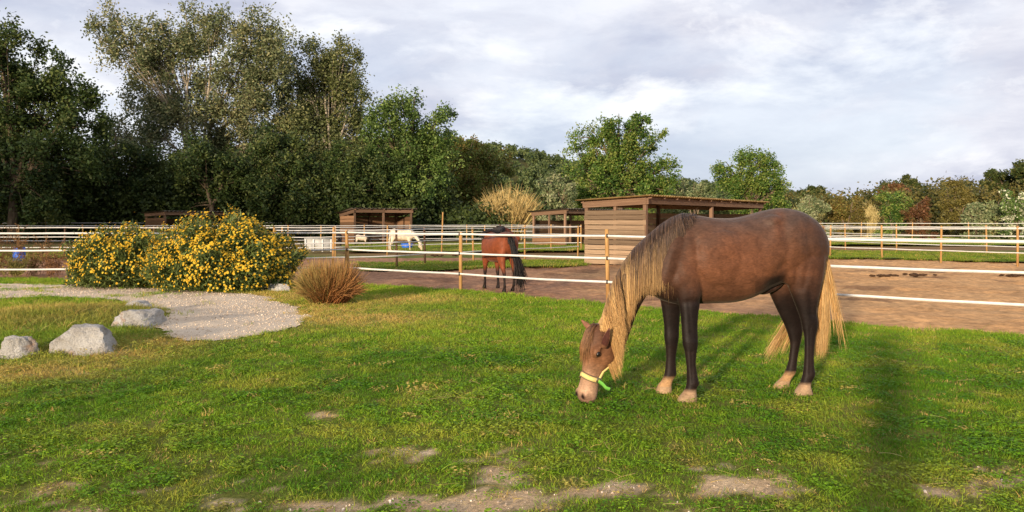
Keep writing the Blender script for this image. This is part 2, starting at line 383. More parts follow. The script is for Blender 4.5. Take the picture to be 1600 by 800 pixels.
# pale gravel path
def path_keep(x, y):
    dx, dy = edge_jit(x, y, 0.45, 0.5, 61); return inpoly(PATH, x+dx, y+dy) & (x > -15)
def path_col(x, y): return lerp(lin(196, 174, 148), lin(216, 198, 174), vnoise(x, y, 0.4, 62))
def path_in(x, y):
    dx, dy = edge_jit(x, y, 0.45, 0.5, 61); return inpoly(PATH, np.asarray(x)+dx, np.asarray(y)+dy)
grid_sheet('gravel_path', -15, -2.0, 8, 18.5, 0.06, lambda x, y: hz(x, y)+0.012, path_keep, path_col, M['gravel_bed'])

# green verges between the far paddocks
VERGES = {
 'verge_beyond_bay': [(560, 425), (700, 423), (800, 419), (913, 417), (913, 407), (800, 409), (700, 411), (560, 412)],
 'verge_right': [(1270, 403), (1440, 407), (1650, 413), (2000, 418), (2000, 400), (1650, 398), (1440, 395), (1270, 393)],
 'verge_middle': [(540, 394), (700, 394), (920, 393), (920, 381), (700, 381), (540, 383)],
 'verge_far_right': [(1230, 383), (1700, 384), (2100, 384), (2100, 373), (1700, 372), (1230, 372)],
 'verge_left': [(-300, 405), (60, 405), (150, 400), (150, 394), (-300, 396)],
}
VP = {k: GP(v) for k, v in VERGES.items()}
def verge_col(x, y): return lerp(lin(86, 104, 30), lin(128, 124, 52), vnoise(x, y, 1.3, 71))
for i, (k, P) in enumerate(VP.items()):
    lo = P.min(0)-0.5; hi = P.max(0)+0.5
    def kp(x, y, P=P):
        dx, dy = edge_jit(x, y, 1.0, 1.1, 73); return inpoly(P, x+dx, y+dy)
    grid_sheet('grass_verge', lo[0], hi[0], lo[1], hi[1], 0.25, lambda x, y: 0.05+0.06*(vnoise(x, y, 1.2, 74)-0.5), kp, verge_col, M['verge'])

# ------------------------------------------------------------------ scattered ground cover (grass, gravel, straw)
def scatter(name, pts, rot, scl, idx, col, protos, mat, label, cat):
    me = bpy.data.meshes.new(name); n = len(pts); me.vertices.add(n); me.vertices.foreach_set('co', np.asarray(pts, np.float32).ravel())
    for nm, tp, key, d in (('rot', 'FLOAT_VECTOR', 'vector', rot), ('scl', 'FLOAT_VECTOR', 'vector', scl), ('gcol', 'FLOAT_VECTOR', 'vector', col), ('idx', 'INT', 'value', idx)):
        a = me.attributes.new(nm, tp, 'POINT'); a.data.foreach_set(key, np.asarray(d, np.int32 if tp == 'INT' else np.float32).ravel())
    me.update(); o = ob(name, me); tag(o, label, cat, kind='stuff')
    pc = bpy.data.collections.new(name+'_pieces')
    for i, pm in enumerate(protos):
        if not pm.materials: pm.materials.append(mat)
        pc.objects.link(bpy.data.objects.new('%s_piece_%02d' % (name, i), pm))
    ng = bpy.data.node_groups.new(name+'_scatter', 'GeometryNodeTree')
    ng.interface.new_socket('Geometry', in_out='INPUT', socket_type='NodeSocketGeometry'); ng.interface.new_socket('Geometry', in_out='OUTPUT', socket_type='NodeSocketGeometry')
    N = ng.nodes.new; gi = N('NodeGroupInput'); go = N('NodeGroupOutput'); ip = N('GeometryNodeInstanceOnPoints'); ci = N('GeometryNodeCollectionInfo')
    ci.inputs['Collection'].default_value = pc; ci.inputs['Separate Children'].default_value = True; ci.inputs['Reset Children'].default_value = True
    def na(nm, t):
        a = N('GeometryNodeInputNamedAttribute'); a.data_type = t; a.inputs['Name'].default_value = nm
        return [s for s in a.outputs if s.enabled and s.name == 'Attribute'][0]
    L = ng.links.new
    L(gi.outputs[0], ip.inputs['Points']); L(ci.outputs[0], ip.inputs['Instance']); ip.inputs['Pick Instance'].default_value = True
    L(na('idx', 'INT'), ip.inputs['Instance Index']); L(na('rot', 'FLOAT_VECTOR'), ip.inputs['Rotation']); L(na('scl', 'FLOAT_VECTOR'), ip.inputs['Scale'])
    L(ip.outputs[0], go.inputs[0])
    md = o.modifiers.new('scatter', 'NODES'); md.node_group = ng; return o
def inst_mat(name, trans=0.3, rough=0.6, spec=0.25):
    n = NT(name); c = n.mix(1.0, n.attr('gcol', 'INSTANCER'), n.attr('Col'), 'MULTIPLY')
    if trans: n.leafy(c, rough, trans, spec)
    else: n.bsdf(c, rough, spec)
    return n.m
def tuft(seed, nb=30, rad=0.075, h=(0.02, 0.05), w=0.0042, lean=0.6, clover=0):
    r = np.random.default_rng(seed); K = 4
    a = r.random(nb)*2*np.pi; q = np.sqrt(r.random(nb))*rad; base = np.stack([q*np.cos(a), q*np.sin(a), np.full(nb, -0.012)], 1)
    hh = r.uniform(*h, nb); az = r.random(nb)*2*np.pi; ln = r.random(nb)*lean*hh*1.6
    t = np.linspace(0, 1, K)
    P = base[:, None]+np.stack([np.cos(az)[:, None]*ln[:, None]*t**1.8, np.sin(az)[:, None]*ln[:, None]*t**1.8, hh[:, None]*t*(1-0.25*t*(ln/hh)[:, None])], -1)
    wd = w*r.uniform(0.7, 1.3, nb)[:, None]*np.array([0.8, 1.0, 0.75, 0.12])
    tone = r.uniform(0.72, 1.3, nb)[:, None, None]*np.ones((nb, K, 1)); hue = r.uniform(-0.12, 0.22, nb)[:, None]*np.ones((nb, K))
    C = np.concatenate([tone*(1+hue[..., None]), tone, tone*(1-hue[..., None]*0.5)], -1)
    mb = MB(); V, F, C = ribbons(P, wd, C, None, r); mb.add(V, F, C)
    if clover:
        a = r.random(clover)*2*np.pi; q = np.sqrt(r.random(clover))*rad
        c = np.stack([q*np.cos(a), q*np.sin(a), r.uniform(0.015, 0.045, clover)], 1)
        V, F, C = leafquads(c, 0.024, 0.02, r.uniform(0.75, 1.25, (clover, 1))*np.array([[0.95, 1.02, 0.8]]), 0, r); V[:, 2] = c.repeat(4, 0)[:, 2]+(V[:, 2]-c.repeat(4, 0)[:, 2])*0.4
        mb.add(V, F, C)
    return mb.mesh('grass_tuft')
protos = [tuft(100+i) for i in range(5)]+[tuft(120, 12, 0.07, (0.02, 0.04), clover=30), tuft(121, 10, 0.08, (0.02, 0.04), clover=40), tuft(122, 12, 0.07, (0.04, 0.085), 0.004, 0.8), tuft(123, 9, 0.06, (0.05, 0.10), 0.0045, 1.0)]
M['grass'] = inst_mat('grass_blades', 0.35, 0.6, 0.2)
pts = []; scl = []
for y0, y1, dens, s in ((2.6, 4.6, 430, 0.85), (4.6, 6.4, 420, 0.95), (6.4, 9, 300, 1.1), (9, 13, 190, 1.35), (13, 20, 120, 1.75)):
    xw = 0.70*y1+1.6; n = int(2*xw*(y1-y0)*dens); x = rng.uniform(-xw, xw, n); y = rng.uniform(y0, y1, n)
    k = (np.abs(x) < 0.70*y+1.6) & (x > -15) & (x < 13); pts.append(np.stack([x[k], y[k]], 1)); scl.append(np.full(k.sum(), s))
P2 = np.vstack(pts); S = np.concatenate(scl); x, y = P2.T
dx, dy = edge_jit(x, y, 0.5, 0.6); inl = inpoly(LAWN, x+dx, y+dy-0.25*(rng.random(len(x))**2))
b = bare_mask(x, y); st = straw_mask(x, y); onpath = path_in(x, y)
keep = inl & (rng.random(len(x)) > np.clip((b-0.15)*2.2, 0, 0.94)) & ~(onpath & (rng.random(len(x)) > 0.014+0.55*((vnoise(x, y, 0.5, 64) > 0.60) & (x < -6.5) & (y > 14.2))))
x, y, S, b, st = x[keep], y[keep], S[keep], b[keep], st[keep]; n = len(x)
big = vnoise(x, y, 1.3, 81, 3); mid = vnoise(x, y, 0.35, 82, 3)
c = lerp(lin(82, 126, 24), lin(128, 160, 38), (big-0.3)*1.8+rng.normal(0, 0.22, n))
c = lerp(c, lin(162, 164, 62), np.clip((mid-0.46)*2.4, 0, 0.7)+rng.normal(0, 0.1, n))
sun_band = np.clip((y-8)/8, 0, 1)*0.35; c = lerp(c, lin(142, 166, 40), sun_band)  # brighter sunlit band of the mid lawn, put into the blade colour
mnd = np.exp(-(((x+6.2)/2.6)**2+((y-10.6)/2.0)**2)); c = lerp(c, lin(140, 132, 66), np.clip(mnd*(0.2+1.1*vnoise(x, y, 0.3, 88)), 0, 0.85)); c = lerp(c, lin(190, 164, 92), np.clip(st*1.1, 0, 0.92)*(rng.random(n) < 0.85)); c = lerp(c, lin(186, 162, 96), np.clip(b*1.9, 0, 0.85)*(rng.random(n) < 0.6))
dry = rng.random(n) < 0.04; c[dry] = np.array(lin(188, 164, 98))
long_ = vnoise(x, y, 0.9, 83, 2)
idx = rng.integers(0, 5, n); cl = (vnoise(x, y, 0.6, 84, 2)+rng.normal(0, 0.2, n) > 0.5) & (rng.random(n) < 0.35) & (y < 9); idx[cl] = rng.integers(5, 7, cl.sum())
tl = rng.random(n) < (0.03+0.14*(long_ > 0.6)+0.2*(st > 0.4)+0.45*np.exp(-(((x+6.2)/2.2)**2+((y-9.9)/1.7)**2))); idx[tl] = rng.integers(7, 9, tl.sum())
mound = np.exp(-(((x+6.0)/2.0)**2+((y-10.2)/1.8)**2)); hs = (0.75+0.6*vnoise(x, y, 0.7, 85))*(1+mound*1.0)*(1-0.35*np.clip(b, 0, 1))
rot = np.stack([rng.normal(0, 0.12, n), rng.normal(0, 0.12, n), rng.random(n)*6.28], 1)
tall_scale = np.where(idx >= 7, 1.0/np.sqrt(S), 1.0)
scv = np.stack([S, S, S*hs*0.8*tall_scale], 1)*rng.uniform(0.8, 1.2, (n, 1))
scatter('grass', np.stack([x, y, hz(x, y)-0.002], 1), rot, scv, idx, c, protos, M['grass'], 'short green lawn grass with clover and dry patches', 'grass')

# rough grass on the far verges
P3 = []
for k, P in VP.items():
    lo = P.min(0)-0.5; hi = P.max(0)+0.5; near = lo[1]
    n = int((hi[0]-lo[0])*(hi[1]-lo[1])*(22 if near < 30 else 7)); x = rng.uniform(lo[0], hi[0], n); y = rng.uniform(lo[1], hi[1], n)
    dx, dy = edge_jit(x, y, 1.2, 1.1, 73); k2 = inpoly(P, x+dx, y+dy); P3.append(np.stack([x[k2], y[k2]], 1))
P3 = np.vstack(P3); x, y = P3.T; n = len(x)
c = lerp(lin(84, 116, 28), lin(138, 146, 52), vnoise(x, y, 1.5, 91)+rng.normal(0, 0.2, n)); dry = rng.random(n) < 0.1; c[dry] = lin(180, 156, 92)
S = rng.uniform(2.2, 3.8, n)
scatter('verge_grass', np.stack([x, y, np.full(n, 0.04)], 1), np.stack([np.zeros(n), np.zeros(n), rng.random(n)*6.28], 1), np.stack([S, S, S*0.75], 1), rng.integers(0, 5, n), c, protos, M['grass'], 'rough green grass on strips between the far paddocks', 'grass')

# gravel stones and pale pebbles
def pebble(seed):
    bm = bmesh.new(); bmesh.ops.create_icosphere(bm, subdivisions=1, radius=1.0); r = np.random.default_rng(seed)
    for v in bm.verts: v.co *= r.uniform(0.7, 1.15); v.co.z *= 0.65
    me = bpy.data.meshes.new('pebble'); bm.to_mesh(me); bm.free(); set_col(me, np.full((len(me.vertices), 3), 1.0)); return me
peb = [pebble(i) for i in range(5)]; M['pebble'] = inst_mat('pebble', 0, 0.9, 0.15)
n = 16000; x = rng.uniform(-12.5, -2.2, n); y = rng.uniform(8.2, 18, n); k = path_in(x, y) & (np.abs(x) < 0.7*y+1); x, y = x[k], y[k]; n = len(x)
S = rng.uniform(0.005, 0.013, n)*(1+0.4*(rng.random(n) < 0.05)); c = lerp(lin(174, 152, 128), lin(214, 198, 178), rng.random(n))
scatter('gravel', np.stack([x, y, hz(x, y)+0.014+S*0.2], 1), rng.random((n, 3))*6.28, np.stack([S]*3, 1), rng.integers(0, 5, n), c, peb, M['pebble'], 'pale crushed stone covering the garden path', 'gravel')
n = 12000; x = rng.uniform(-5, 5, n); y = 3.2+rng.random(n)**1.4*2.4; k = (rng.random(n) < bare_mask(x, y)*0.9+0.015); x, y = x[k], y[k]; n = len(x)
S = 0.003+0.010*rng.random(n)**7; c = lerp(lin(150, 122, 92), lin(226, 212, 196), rng.random(n)**1.6)
scatter('pebbles', np.stack([x, y, hz(x, y)+S*0.3], 1), rng.random((n, 3))*6.28, np.stack([S]*3, 1), rng.integers(0, 5, n), c, peb, M['pebble'], 'scattered white pebbles on the bare ground at the front', 'pebbles')

# dry stalks lying on the lawn
def stalk(seed):
    r = np.random.default_rng(seed); K = 6; t = np.linspace(-0.5, 0.5, K); n = 1
    P = np.stack([t, 0.25*r.normal()*t**2+0.05*r.normal()*np.sin(t*6), 0.05*np.cos(t*4)*r.random()+0.06*t*r.normal()], 1)[None]
    V, F, C = hairs(P, np.full((1, K), 0.009), np.ones((1, K, 3))); return mk_mesh('stalk', V, F, C)
stl = [stalk(300+i) for i in range(6)]
n = 2300; y = 3.4+rng.random(n)**1.3*11; x = rng.uniform(-1, 1, n)*(0.7*y+1)
w = 0.14+1.2*straw_mask(x, y)+1.0*bare_mask(x, y); dx, dy = edge_jit(x, y); k = (rng.random(n) < w) & inpoly(LAWN, x, y) & ~path_in(x, y); x, y = x[k], y[k]; n = len(x)
S = 0.04+0.13*rng.random(n)**1.5; th = np.where(S > 0.17, 0.16, 0.3)
c = lerp(lin(176, 146, 84), lin(226, 206, 150), rng.random(n))
scatter('straw', np.stack([x, y, hz(x, y)+0.035+0.02*rng.random(n)], 1), np.stack([rng.normal(0, 0.1, n), rng.normal(0, 0.15, n), rng.random(n)*6.28], 1), np.stack([S, S*0.8, S*0.8], 1), rng.integers(0, 6, n), c, stl, M['grass'], 'loose dry stalks lying across the lawn', 'straw')
# ------------------------------------------------------------------ sheds
CUBE = None
def unit_plank():
    global CUBE
    if CUBE is None:
        bm = bmesh.new(); bmesh.ops.create_cube(bm, size=1.0)
        bmesh.ops.bevel(bm, geom=bm.edges[:], offset=0.03, segments=1, affect='EDGES')
        CUBE = bpy.data.meshes.new('plank'); bm.to_mesh(CUBE); bm.free()
    return CUBE
_pl = {}
def plank(parent, name, a, b, w, d, mat, up=(0, 0, 1), roll=0.0):
    """a board from a to b in the parent's frame: d high along up, w thick"""
    key = mat.name
    if key not in _pl: _pl[key] = unit_plank().copy(); _pl[key].materials.append(mat)
    o = bpy.data.objects.new(name, _pl[key]); COL.objects.link(o); o.parent = parent
    a = Vector(a); b = Vector(b); t = (b-a); L = t.length; t.normalize(); up = Vector(up); s = t.cross(up).normalized(); u2 = s.cross(t)
    from mathutils import Matrix
    m = Matrix((t, s, u2)).transposed() @ Matrix.Rotation(roll, 3, 'X')
    o.location = (a+b)/2; o.rotation_euler = m.to_euler(); o.scale = (L, w, d); return o
def corrugated(parent, x0, x1, y0, y1, zf, zb, mat, pitch=0.18, amp=0.022, name='roof'):
    n = int((x1-x0)/pitch)*6; xs = np.linspace(x0, x1, n+1); ph = xs/pitch*2*np.pi
    prof = amp*np.cos(ph)
    rows = []
    for (yy, zz) in ((y0, zf), ((y0+y1)/2, (zf+zb)/2), (y1, zb)):
        rows.append(np.stack([xs, np.full(n+1, yy), zz+prof], 1))
    V = np.vstack(rows); m = n+1; V = np.vstack([V, V-np.array([0, 0, 0.014])]); k = 3*m
    i = np.arange(n)
    F = [np.concatenate([np.stack([i+r*m, i+1+r*m, i+1+(r+1)*m, i+(r+1)*m], 1) for r in (0, 1)]+[np.stack([k+i+r*m, k+i+(r+1)*m, k+i+1+(r+1)*m, k+i+1+r*m], 1) for r in (0, 1)]
         +[np.stack([i, k+i, k+i+1, i+1], 1), np.stack([2*m+i, 2*m+i+1, k+2*m+i+1, k+2*m+i], 1)])]
    return ob(name, mk_mesh(name, V, F, None, True), mat, parent)
def shed(label, C, a, L, D, Hf, Hb, bays, wall_top=1.77, side='left', mat='plank', roofmat='roof', npl=11, over=0.28, back_top=None, pitch=0.18, side_open=False):
    rz = math.atan2(a[1], a[0])
    t = thing('field_shelter', label, 'shed', (C[0], C[1], 0.0), rz)   # local x along the front, y to the back
    r = random.Random(int(C[0]*100))
    slope = (Hb-Hf)/(D+2*over)
    zr = lambda y: Hf+slope*(y+over)                  # underside of the roof
    # posts
    for i in range(bays+1):
        x = L*i/bays
        for y in (0, D):
            plank(t, 'post', (x, y, -0.1), (x, y, zr(y)-0.09), 0.12, 0.12, M['beam'], (0, 1, 0))
    plank(t, 'post', (0, D*0.5, -0.1), (0, D*0.5, zr(D*0.5)-0.10), 0.10, 0.10, M['beam'], (0, 1, 0))
    # beams: front, back, sides
    plank(t, 'fascia_beam', (-0.12, -0.075, zr(0)-0.14), (L*0.52, -0.075, zr(0)-0.14), 0.045, 0.20, M['beam'])
    plank(t, 'fascia_beam', (L*0.52+0.01, -0.078, zr(0)-0.145), (L+0.12, -0.078, zr(0)-0.15), 0.045, 0.19, M['beam'])
    plank(t, 'back_beam', (-0.1, D+0.09, zr(D)-0.12), (L+0.1, D+0.09, zr(D)-0.12), 0.05, 0.18, M['beam'])
    plank(t, 'side_beam', (-0.085, -0.16, zr(0)-0.16), (-0.085, D+0.1, zr(D)-0.16), 0.045, 0.19, M['beam'])
    plank(t, 'side_beam', (L+0.085, -0.06, zr(0)-0.16), (L+0.085, D+0.1, zr(D)-0.16), 0.045, 0.19, M['beam'])
    nr = max(4, int(L/0.9))
    for i in range(nr+1):
        x = L*i/nr
        plank(t, 'rafter', (x, -over*0.8, zr(-over*0.8)-0.045), (x, D+over*0.8, zr(D+over*0.8)-0.045), 0.05, 0.07, M['beam'])
    # board walls, each board separate
    h = wall_top/npl
    if not side_open:
        for i in range(npl):
            z = 0.03+h*(i+0.5); j = lambda s: r.uniform(-s, s)*1.6
            plank(t, 'plank', (-0.075+j(.006), -0.05+j(.02), z+j(.006)), (-0.075+j(.006), D+0.05+j(.02), z+j(.006)), 0.028, h-0.02, M[mat], (0, 0, 1), j(0.07))
    else:
        for i in range(int(npl*0.45)):
            z = 0.03+h*(i+0.5); plank(t, 'plank', (-0.075, -0.05, z), (-0.075, D+0.05, z), 0.028, h-0.012, M[mat])
    bt = back_top or wall_top-0.05; nb = max(5, int(npl*0.8)); hb = bt/nb
    for i in range(nb):
        for s in range(bays):
            z = 0.03+hb*(i+0.5); x0 = L*s/bays; x1 = L*(s+1)/bays
            plank(t, 'plank', (x0+0.004, D+0.075+r.uniform(-.005, .005), z), (x1-0.004, D+0.075+r.uniform(-.005, .005), z), 0.028, hb-0.012, M[mat])
        plank(t, 'plank', (L+0.075, 0.0, 0.03+hb*(i+0.5)), (L+0.075, D, 0.03+hb*(i+0.5)), 0.028, hb-0.012, M[mat])
    corrugated(t, -0.32, L+0.35, -over, D+over, Hf+0.02, Hb+0.02, M[roofmat], pitch, 0.02 if pitch < 0.25 else 0.03)
    return t
MA = (0.601, 0.799)
shed('nearest wooden field shelter, plank side wall and lichen-yellow corrugated roof, right behind the grazing horse', (4.22, 24.3), MA, 10.6, 2.15, 2.24, 2.12, 2)
shed('open timber shelter half hidden behind the left end of the nearest shelter', (3.05, 44.0), MA, 8.0, 2.2, 2.13, 1.98, 2, 1.5, mat='plank_red', roofmat='roof_grey', npl=7, side_open=True, pitch=0.3)
shed('brown open-fronted shelter with two bays behind the white pony', (-10.25, 50.0), (0.85, 0.53), 4.0, 2.5, 2.26, 1.95, 2, 1.75, mat='plank_red', roofmat='roof_grey', npl=8, pitch=0.3)
shed('small plank shelter rising behind the yellow flowering bushes', (-23.5, 52.0), MA, 5.5, 2.4, 2.10, 2.0, 2, 1.62, mat='plank_red', roofmat='roof_grey', npl=8, pitch=0.3)

# ------------------------------------------------------------------ fences: posts and white tape
_post = {}
def post_mesh(h, r, mat):
    key = (round(h, 2), r, mat)
    if key not in _post:
        mb = MB(); mb.tube([(0, 0, -0.15), (0, 0, h*0.5), (0, 0, h-0.01), (0, 0, h)], [r, r, r*0.98, r*0.8], 8); m = mb.mesh('post', True); m.materials.append(M[mat]); _post[key] = m
    return _post[key]
def fence(label, posts, rails, tw=0.045, r=0.035, h=1.27, group=None, sag=0.012, hs=None, mats=None, z0=0.0, lean=0.035, ins=False):
    ctr = np.mean([p for p in posts], 0); t = thing('tape_fence', label, 'fence', (ctr[0], ctr[1], 0), 0, group)
    rr = random.Random(int(posts[0][0]*77))
    P = [np.array([p[0]-ctr[0], p[1]-ctr[1]]) for p in posts]
    for i, p in enumerate(P):
        hh = hs[i] if hs and hs[i] else h*rr.uniform(0.97, 1.03); mt = mats[i] if mats and mats[i] else 'post'
        o = ob('post', post_mesh(hh, r, mt), None, t, (p[0], p[1], z0)); o.rotation_euler = (rr.uniform(-lean, lean), rr.uniform(-lean, lean), rr.random()*6)
        if ins:
            for z in rails:
                mb = MB(); mb.box((-0.012, -0.022, -0.035), (0.012, 0.022, 0.035)); k = mb.build('insulator', M['black'], t); k.location = (p[0]-0.6*(r+0.008), p[1]-0.8*(r+0.008), z+z0)
    for z in rails:
        pl = []
        for i in range(len(P)-1):
            d = P[i+1]-P[i]; L = np.linalg.norm(d); nrm = np.array([d[1], -d[0]])/L
            if (nrm @ (P[i]+ctr)) > 0: nrm = -nrm            # on the camera's side of the posts
            s = sag*rr.uniform(0.3, 1.4); za = 0.0
            for k in range(0 if i == 0 else 1, 9):
                q = P[i]+d*k/8+nrm*(r+0.012); pl.append((q[0], q[1], z+z0-s*4*(k/8)*(1-k/8)+0.002*math.sin(k*2.1+i)))
        pl = np.array(pl); n = len(pl); tk = 0.003; tan = np.gradient(pl[:, :2], axis=0); nn = np.stack([tan[:, 1], -tan[:, 0], np.zeros(n)], 1); nn /= np.linalg.norm(nn, axis=1)[:, None]
        up = np.array([0, 0, tw/2]); tl = 0.12*np.sin(np.arange(n)*0.35+rr.random()*6)[:, None]*nn*tw
        V = np.concatenate([pl-up-nn*tk/2-tl, pl+up-nn*tk/2+tl, pl+up+nn*tk/2+tl, pl-up+nn*tk/2-tl]); i = np.arange(n-1)
        F = np.concatenate([np.stack([a*n+i, a*n+i+1, b*n+i+1, b*n+i], 1) for a, b in ((0, 1), (1, 2), (2, 3), (3, 0))])
        ob('tape', mk_mesh('tape', V, F), M['tape'], t)
    return t
A0 = (-3.85, 18.1)
NEAR = [A0, (-1.07, 16.0), (1.74, 13.9), (4.56, 11.8), (7.36, 9.7), (10.2, 7.6), (13.0, 5.5)]
fence('nearest white tape fence, running from the dry grass clump to the right edge', NEAR, (0.35, 0.775, 1.18), 0.038, 0.038, 1.27, hs=[1.21, 1.22, 1.30, 1.27, 1.27, 1.27, 1.27], sag=0.014, ins=True)
fence('white tape fence passing behind the yellow flowering bushes', [(-3.92, 18.16), (-6.5, 17.9), (-9.2, 17.65), (-12.6, 17.35), (-16.0, 17.05)], (0.35, 0.775, 1.17), 0.038, 0.038, 1.24)
def gp(l): return [G(u, v) for u, v in l]
RL = (0.38, 0.80, 1.18)
fence('tape fence with dark posts just behind the bay horse, ending at the nearest shelter', gp([(430, 425), (520, 422), (620, 419), (664, 414), (740, 409.5), (820, 404), (903, 399)]), RL, 0.032, 0.035, 1.24, mats=[None, None, 'dark_post', 'dark_post', None, None, None])
fence('tape fence along the near side of the white pony, with one taller post', gp([(-200, 401), (-40, 401), (101, 401), (210, 402), (330, 402), (440, 402), (524, 401), (605, 397.5), (690, 394), (757, 393), (820, 392), (861, 391), (908, 391)]), RL, 0.032, 0.034, 1.24, hs=[None]*8+[1.85]+[None]*4, mats=[None, None, 'dark_post']+[None]*10)
fence('tape fence in front of the brown two-bay shelter, right of the yellow bushes', gp([(-60, 387), (30, 387), (130, 387), (240, 387), (360, 386.5), (450, 386), (501, 385), (569, 384), (640, 383), (729, 382), (800, 381), (870, 381)]), RL, 0.032, 0.033, 1.22)
fence('farthest tape fence on the left, along the foot of the dark trees', gp([(-150, 377), (72, 377), (180, 376), (300, 376), (415, 376), (485, 375), (553, 374), (640, 373), (707, 372), (790, 372), (850, 372)]), (0.5, 0.95, 1.30), 0.034, 0.033, 1.35, hs=[None, 1.6, None, None, None, None, None, 1.9, 2.0, None, None])
fence('first tape fence beyond the nearest one on the right, along the green verge', gp([(1180, 397), (1240, 399.5), (1297, 402), (1378, 405.5), (1470, 410), (1590, 415.5), (1740, 422)]), (0.42, 0.82, 1.2), 0.032, 0.036, 1.3)
fence('second tape fence on the right, beyond the green verge', gp([(1230, 384), (1321, 388), (1401, 393), (1542, 398), (1700, 403)]), RL, 0.032, 0.035, 1.27)
fence('farthest tape fence on the right, in front of the bushes', gp([(1215, 378), (1270, 378), (1345, 378), (1425, 378.5), (1514, 379), (1605, 379), (1710, 379)]), (0.45, 0.9, 1.28), 0.036, 0.035, 1.36)

# ------------------------------------------------------------------ trees
def pts_ball(n, rs): 
    v = rs.normal(size=(n, 3)); v /= np.linalg.norm(v, axis=1)[:, None]; return v*(rs.random((n, 1))**(1/3))
def tree(name, label, Y, u0, blobs, pal, ncl=60, per=150, csize=0.9, leaf=0.2, seed=1, trunk_r=0.3, bark='bark', cat='tree', group=None, stems=1, upward=0.0, aspect=1.0, depth=0.8, shell=0.55, leafw=0.55, nolimb=False, ground_v=None):
    """blobs: crown lobes as (u, v, ru, rv) measured on the photograph, placed at distance Y with real depth"""
    rs = np.random.default_rng(seed); s = Y/FOC
    base = np.array([(u0-800)*s, Y, 0.0]); t = thing(name, label, cat, base, 0, group)
    tr = MB(); Vl = []; Cl = []
    B = [np.array([(u-u0)*s, 0.0, CAM_H-(v-HOR)*s]) for u, v, _, _ in blobs]; Rr = [np.array([ru*s, ru*s*depth, rv*s]) for _, _, ru, rv in blobs]
    vol = np.array([r[0]*r[0]*r[2] for r in Rr])**0.75; vol /= vol.sum()
    zmax = max(b[2]+r[2] for b, r in zip(B, Rr)); fork = min(b[2]-r[2] for b, r in zip(B, Rr)); fork = max(0.6, min(fork+0.2*zmax, zmax*0.35))
    st = []
    for k in range(stems):
        o = np.array([rs.normal()*0.35*(stems > 1), rs.normal()*0.35*(stems > 1), 0.0]); top = np.array([o[0]*1.6+rs.normal()*0.1, o[1]*1.6, fork])
        tr.tube([o+(0, 0, -0.2), o*1.1+(0, 0, fork*0.4), top], [trunk_r*1.25, trunk_r, trunk_r*0.85], 8); st.append(top)
    for bi, (b, r) in enumerate(zip(B, Rr)):
        b = b+np.array([0, rs.normal()*r[1]*0.35, 0]); f = st[bi % stems]; end = b+np.array([rs.normal()*0.2*r[0], 0, r[2]*0.75])
        K = 7; tt = np.linspace(0, 1, K)[:, None]; mid = np.array([f[0]*0.55+b[0]*0.45, f[1]*0.5+b[1]*0.5, f[2]*0.45+b[2]*0.55])
        Lb = f*(1-tt)**2+2*tt*(1-tt)*mid+end*tt**2+rs.normal(size=(K, 3))*0.05*r[0]*tt
        if not nolimb: tr.tube(Lb, trunk_r*0.62*(1-tt[:, 0])**0.8+0.025, 6)
        n = max(3, int(round(ncl*vol[bi]*len(B)/len(B))))
        d = pts_ball(n, rs); q = np.linalg.norm(d, axis=1)[:, None]; d = d/(q+1e-9)*(shell+(1-shell)*q**0.5)*np.where(rs.random((n, 1)) < 0.35, rs.random((n, 1)), 1.0)
        cc = b+d*r*0.93; cc[:, 2] = np.maximum(cc[:, 2], 0.25)
        for c in cc:
            k0 = rs.integers(2, K-1); p0 = Lb[min(K-2, k0)]
            if p0[2] > c[2]: p0 = Lb[max(1, k0-2)]
            if not nolimb: tr.tube([p0, (p0+c)/2+np.array([0, 0, 0.06*np.linalg.norm(c-p0)])-(0, 0, upward*0.4), c+(0, 0, upward*0.5)], [trunk_r*0.16+0.012, trunk_r*0.1+0.01, 0.008], 4, cap=False)
            m = int(per*rs.uniform(0.5, 1.4)); cs = csize*rs.uniform(0.6, 1.25)
            off = rs.normal(size=(m, 3))*0.5; off = off*np.array([1, 1, aspect])*cs; off[:, 2] += upward*rs.random(m)
            # leaves sit in a few sprays inside the clump
            sp = rs.normal(size=(6, 3))*0.55*np.array([1, 1, aspect])*cs; off = 0.62*off+sp[rs.integers(0, 6, m)]*0.75
            Vl.append(c+off); hue = rs.uniform(-0.35, 0.35); w = np.clip(rs.random(m)*0.7+0.15+hue, 0, 1)[:, None]
            col = np.array(pal[0])*(1-w)+np.array(pal[1])*w
            if len(pal) > 2: 
                sel = rs.random(m) < (0.18 if rs.random() < 0.7 else 0.6); col[sel] = np.array(pal[2])
            Cl.append(col*rs.uniform(0.8, 1.2, (m, 1)))
    P = np.vstack(Vl); C = np.vstack(Cl); n = len(P); P[:, 2] = np.maximum(P[:, 2], 0.04)
    L_ = leaf*rs.uniform(0.6, 1.35, n); V, F, C = leafquads(P, L_, L_*leafw, C, 0.0, rs)
    tr.build('trunk', M[bark], t, True); ob('crown', mk_mesh('crown', V, F, C), M['leaf'], t)
    return t
DK = (lin(38, 54, 28), lin(70, 88, 42), lin(92, 102, 52)); POP = (lin(76, 88, 56), lin(124, 130, 90), lin(146, 142, 100)); MID = (lin(58, 84, 32), lin(104, 126, 50), lin(128, 136, 62))
OLV = (lin(78, 94, 40), lin(124, 130, 58), lin(118, 100, 50)); LIT = (lin(56, 84, 34), lin(98, 126, 50), lin(128, 138, 66)); SIL = (lin(92, 106, 70), lin(134, 144, 100), lin(150, 150, 112))
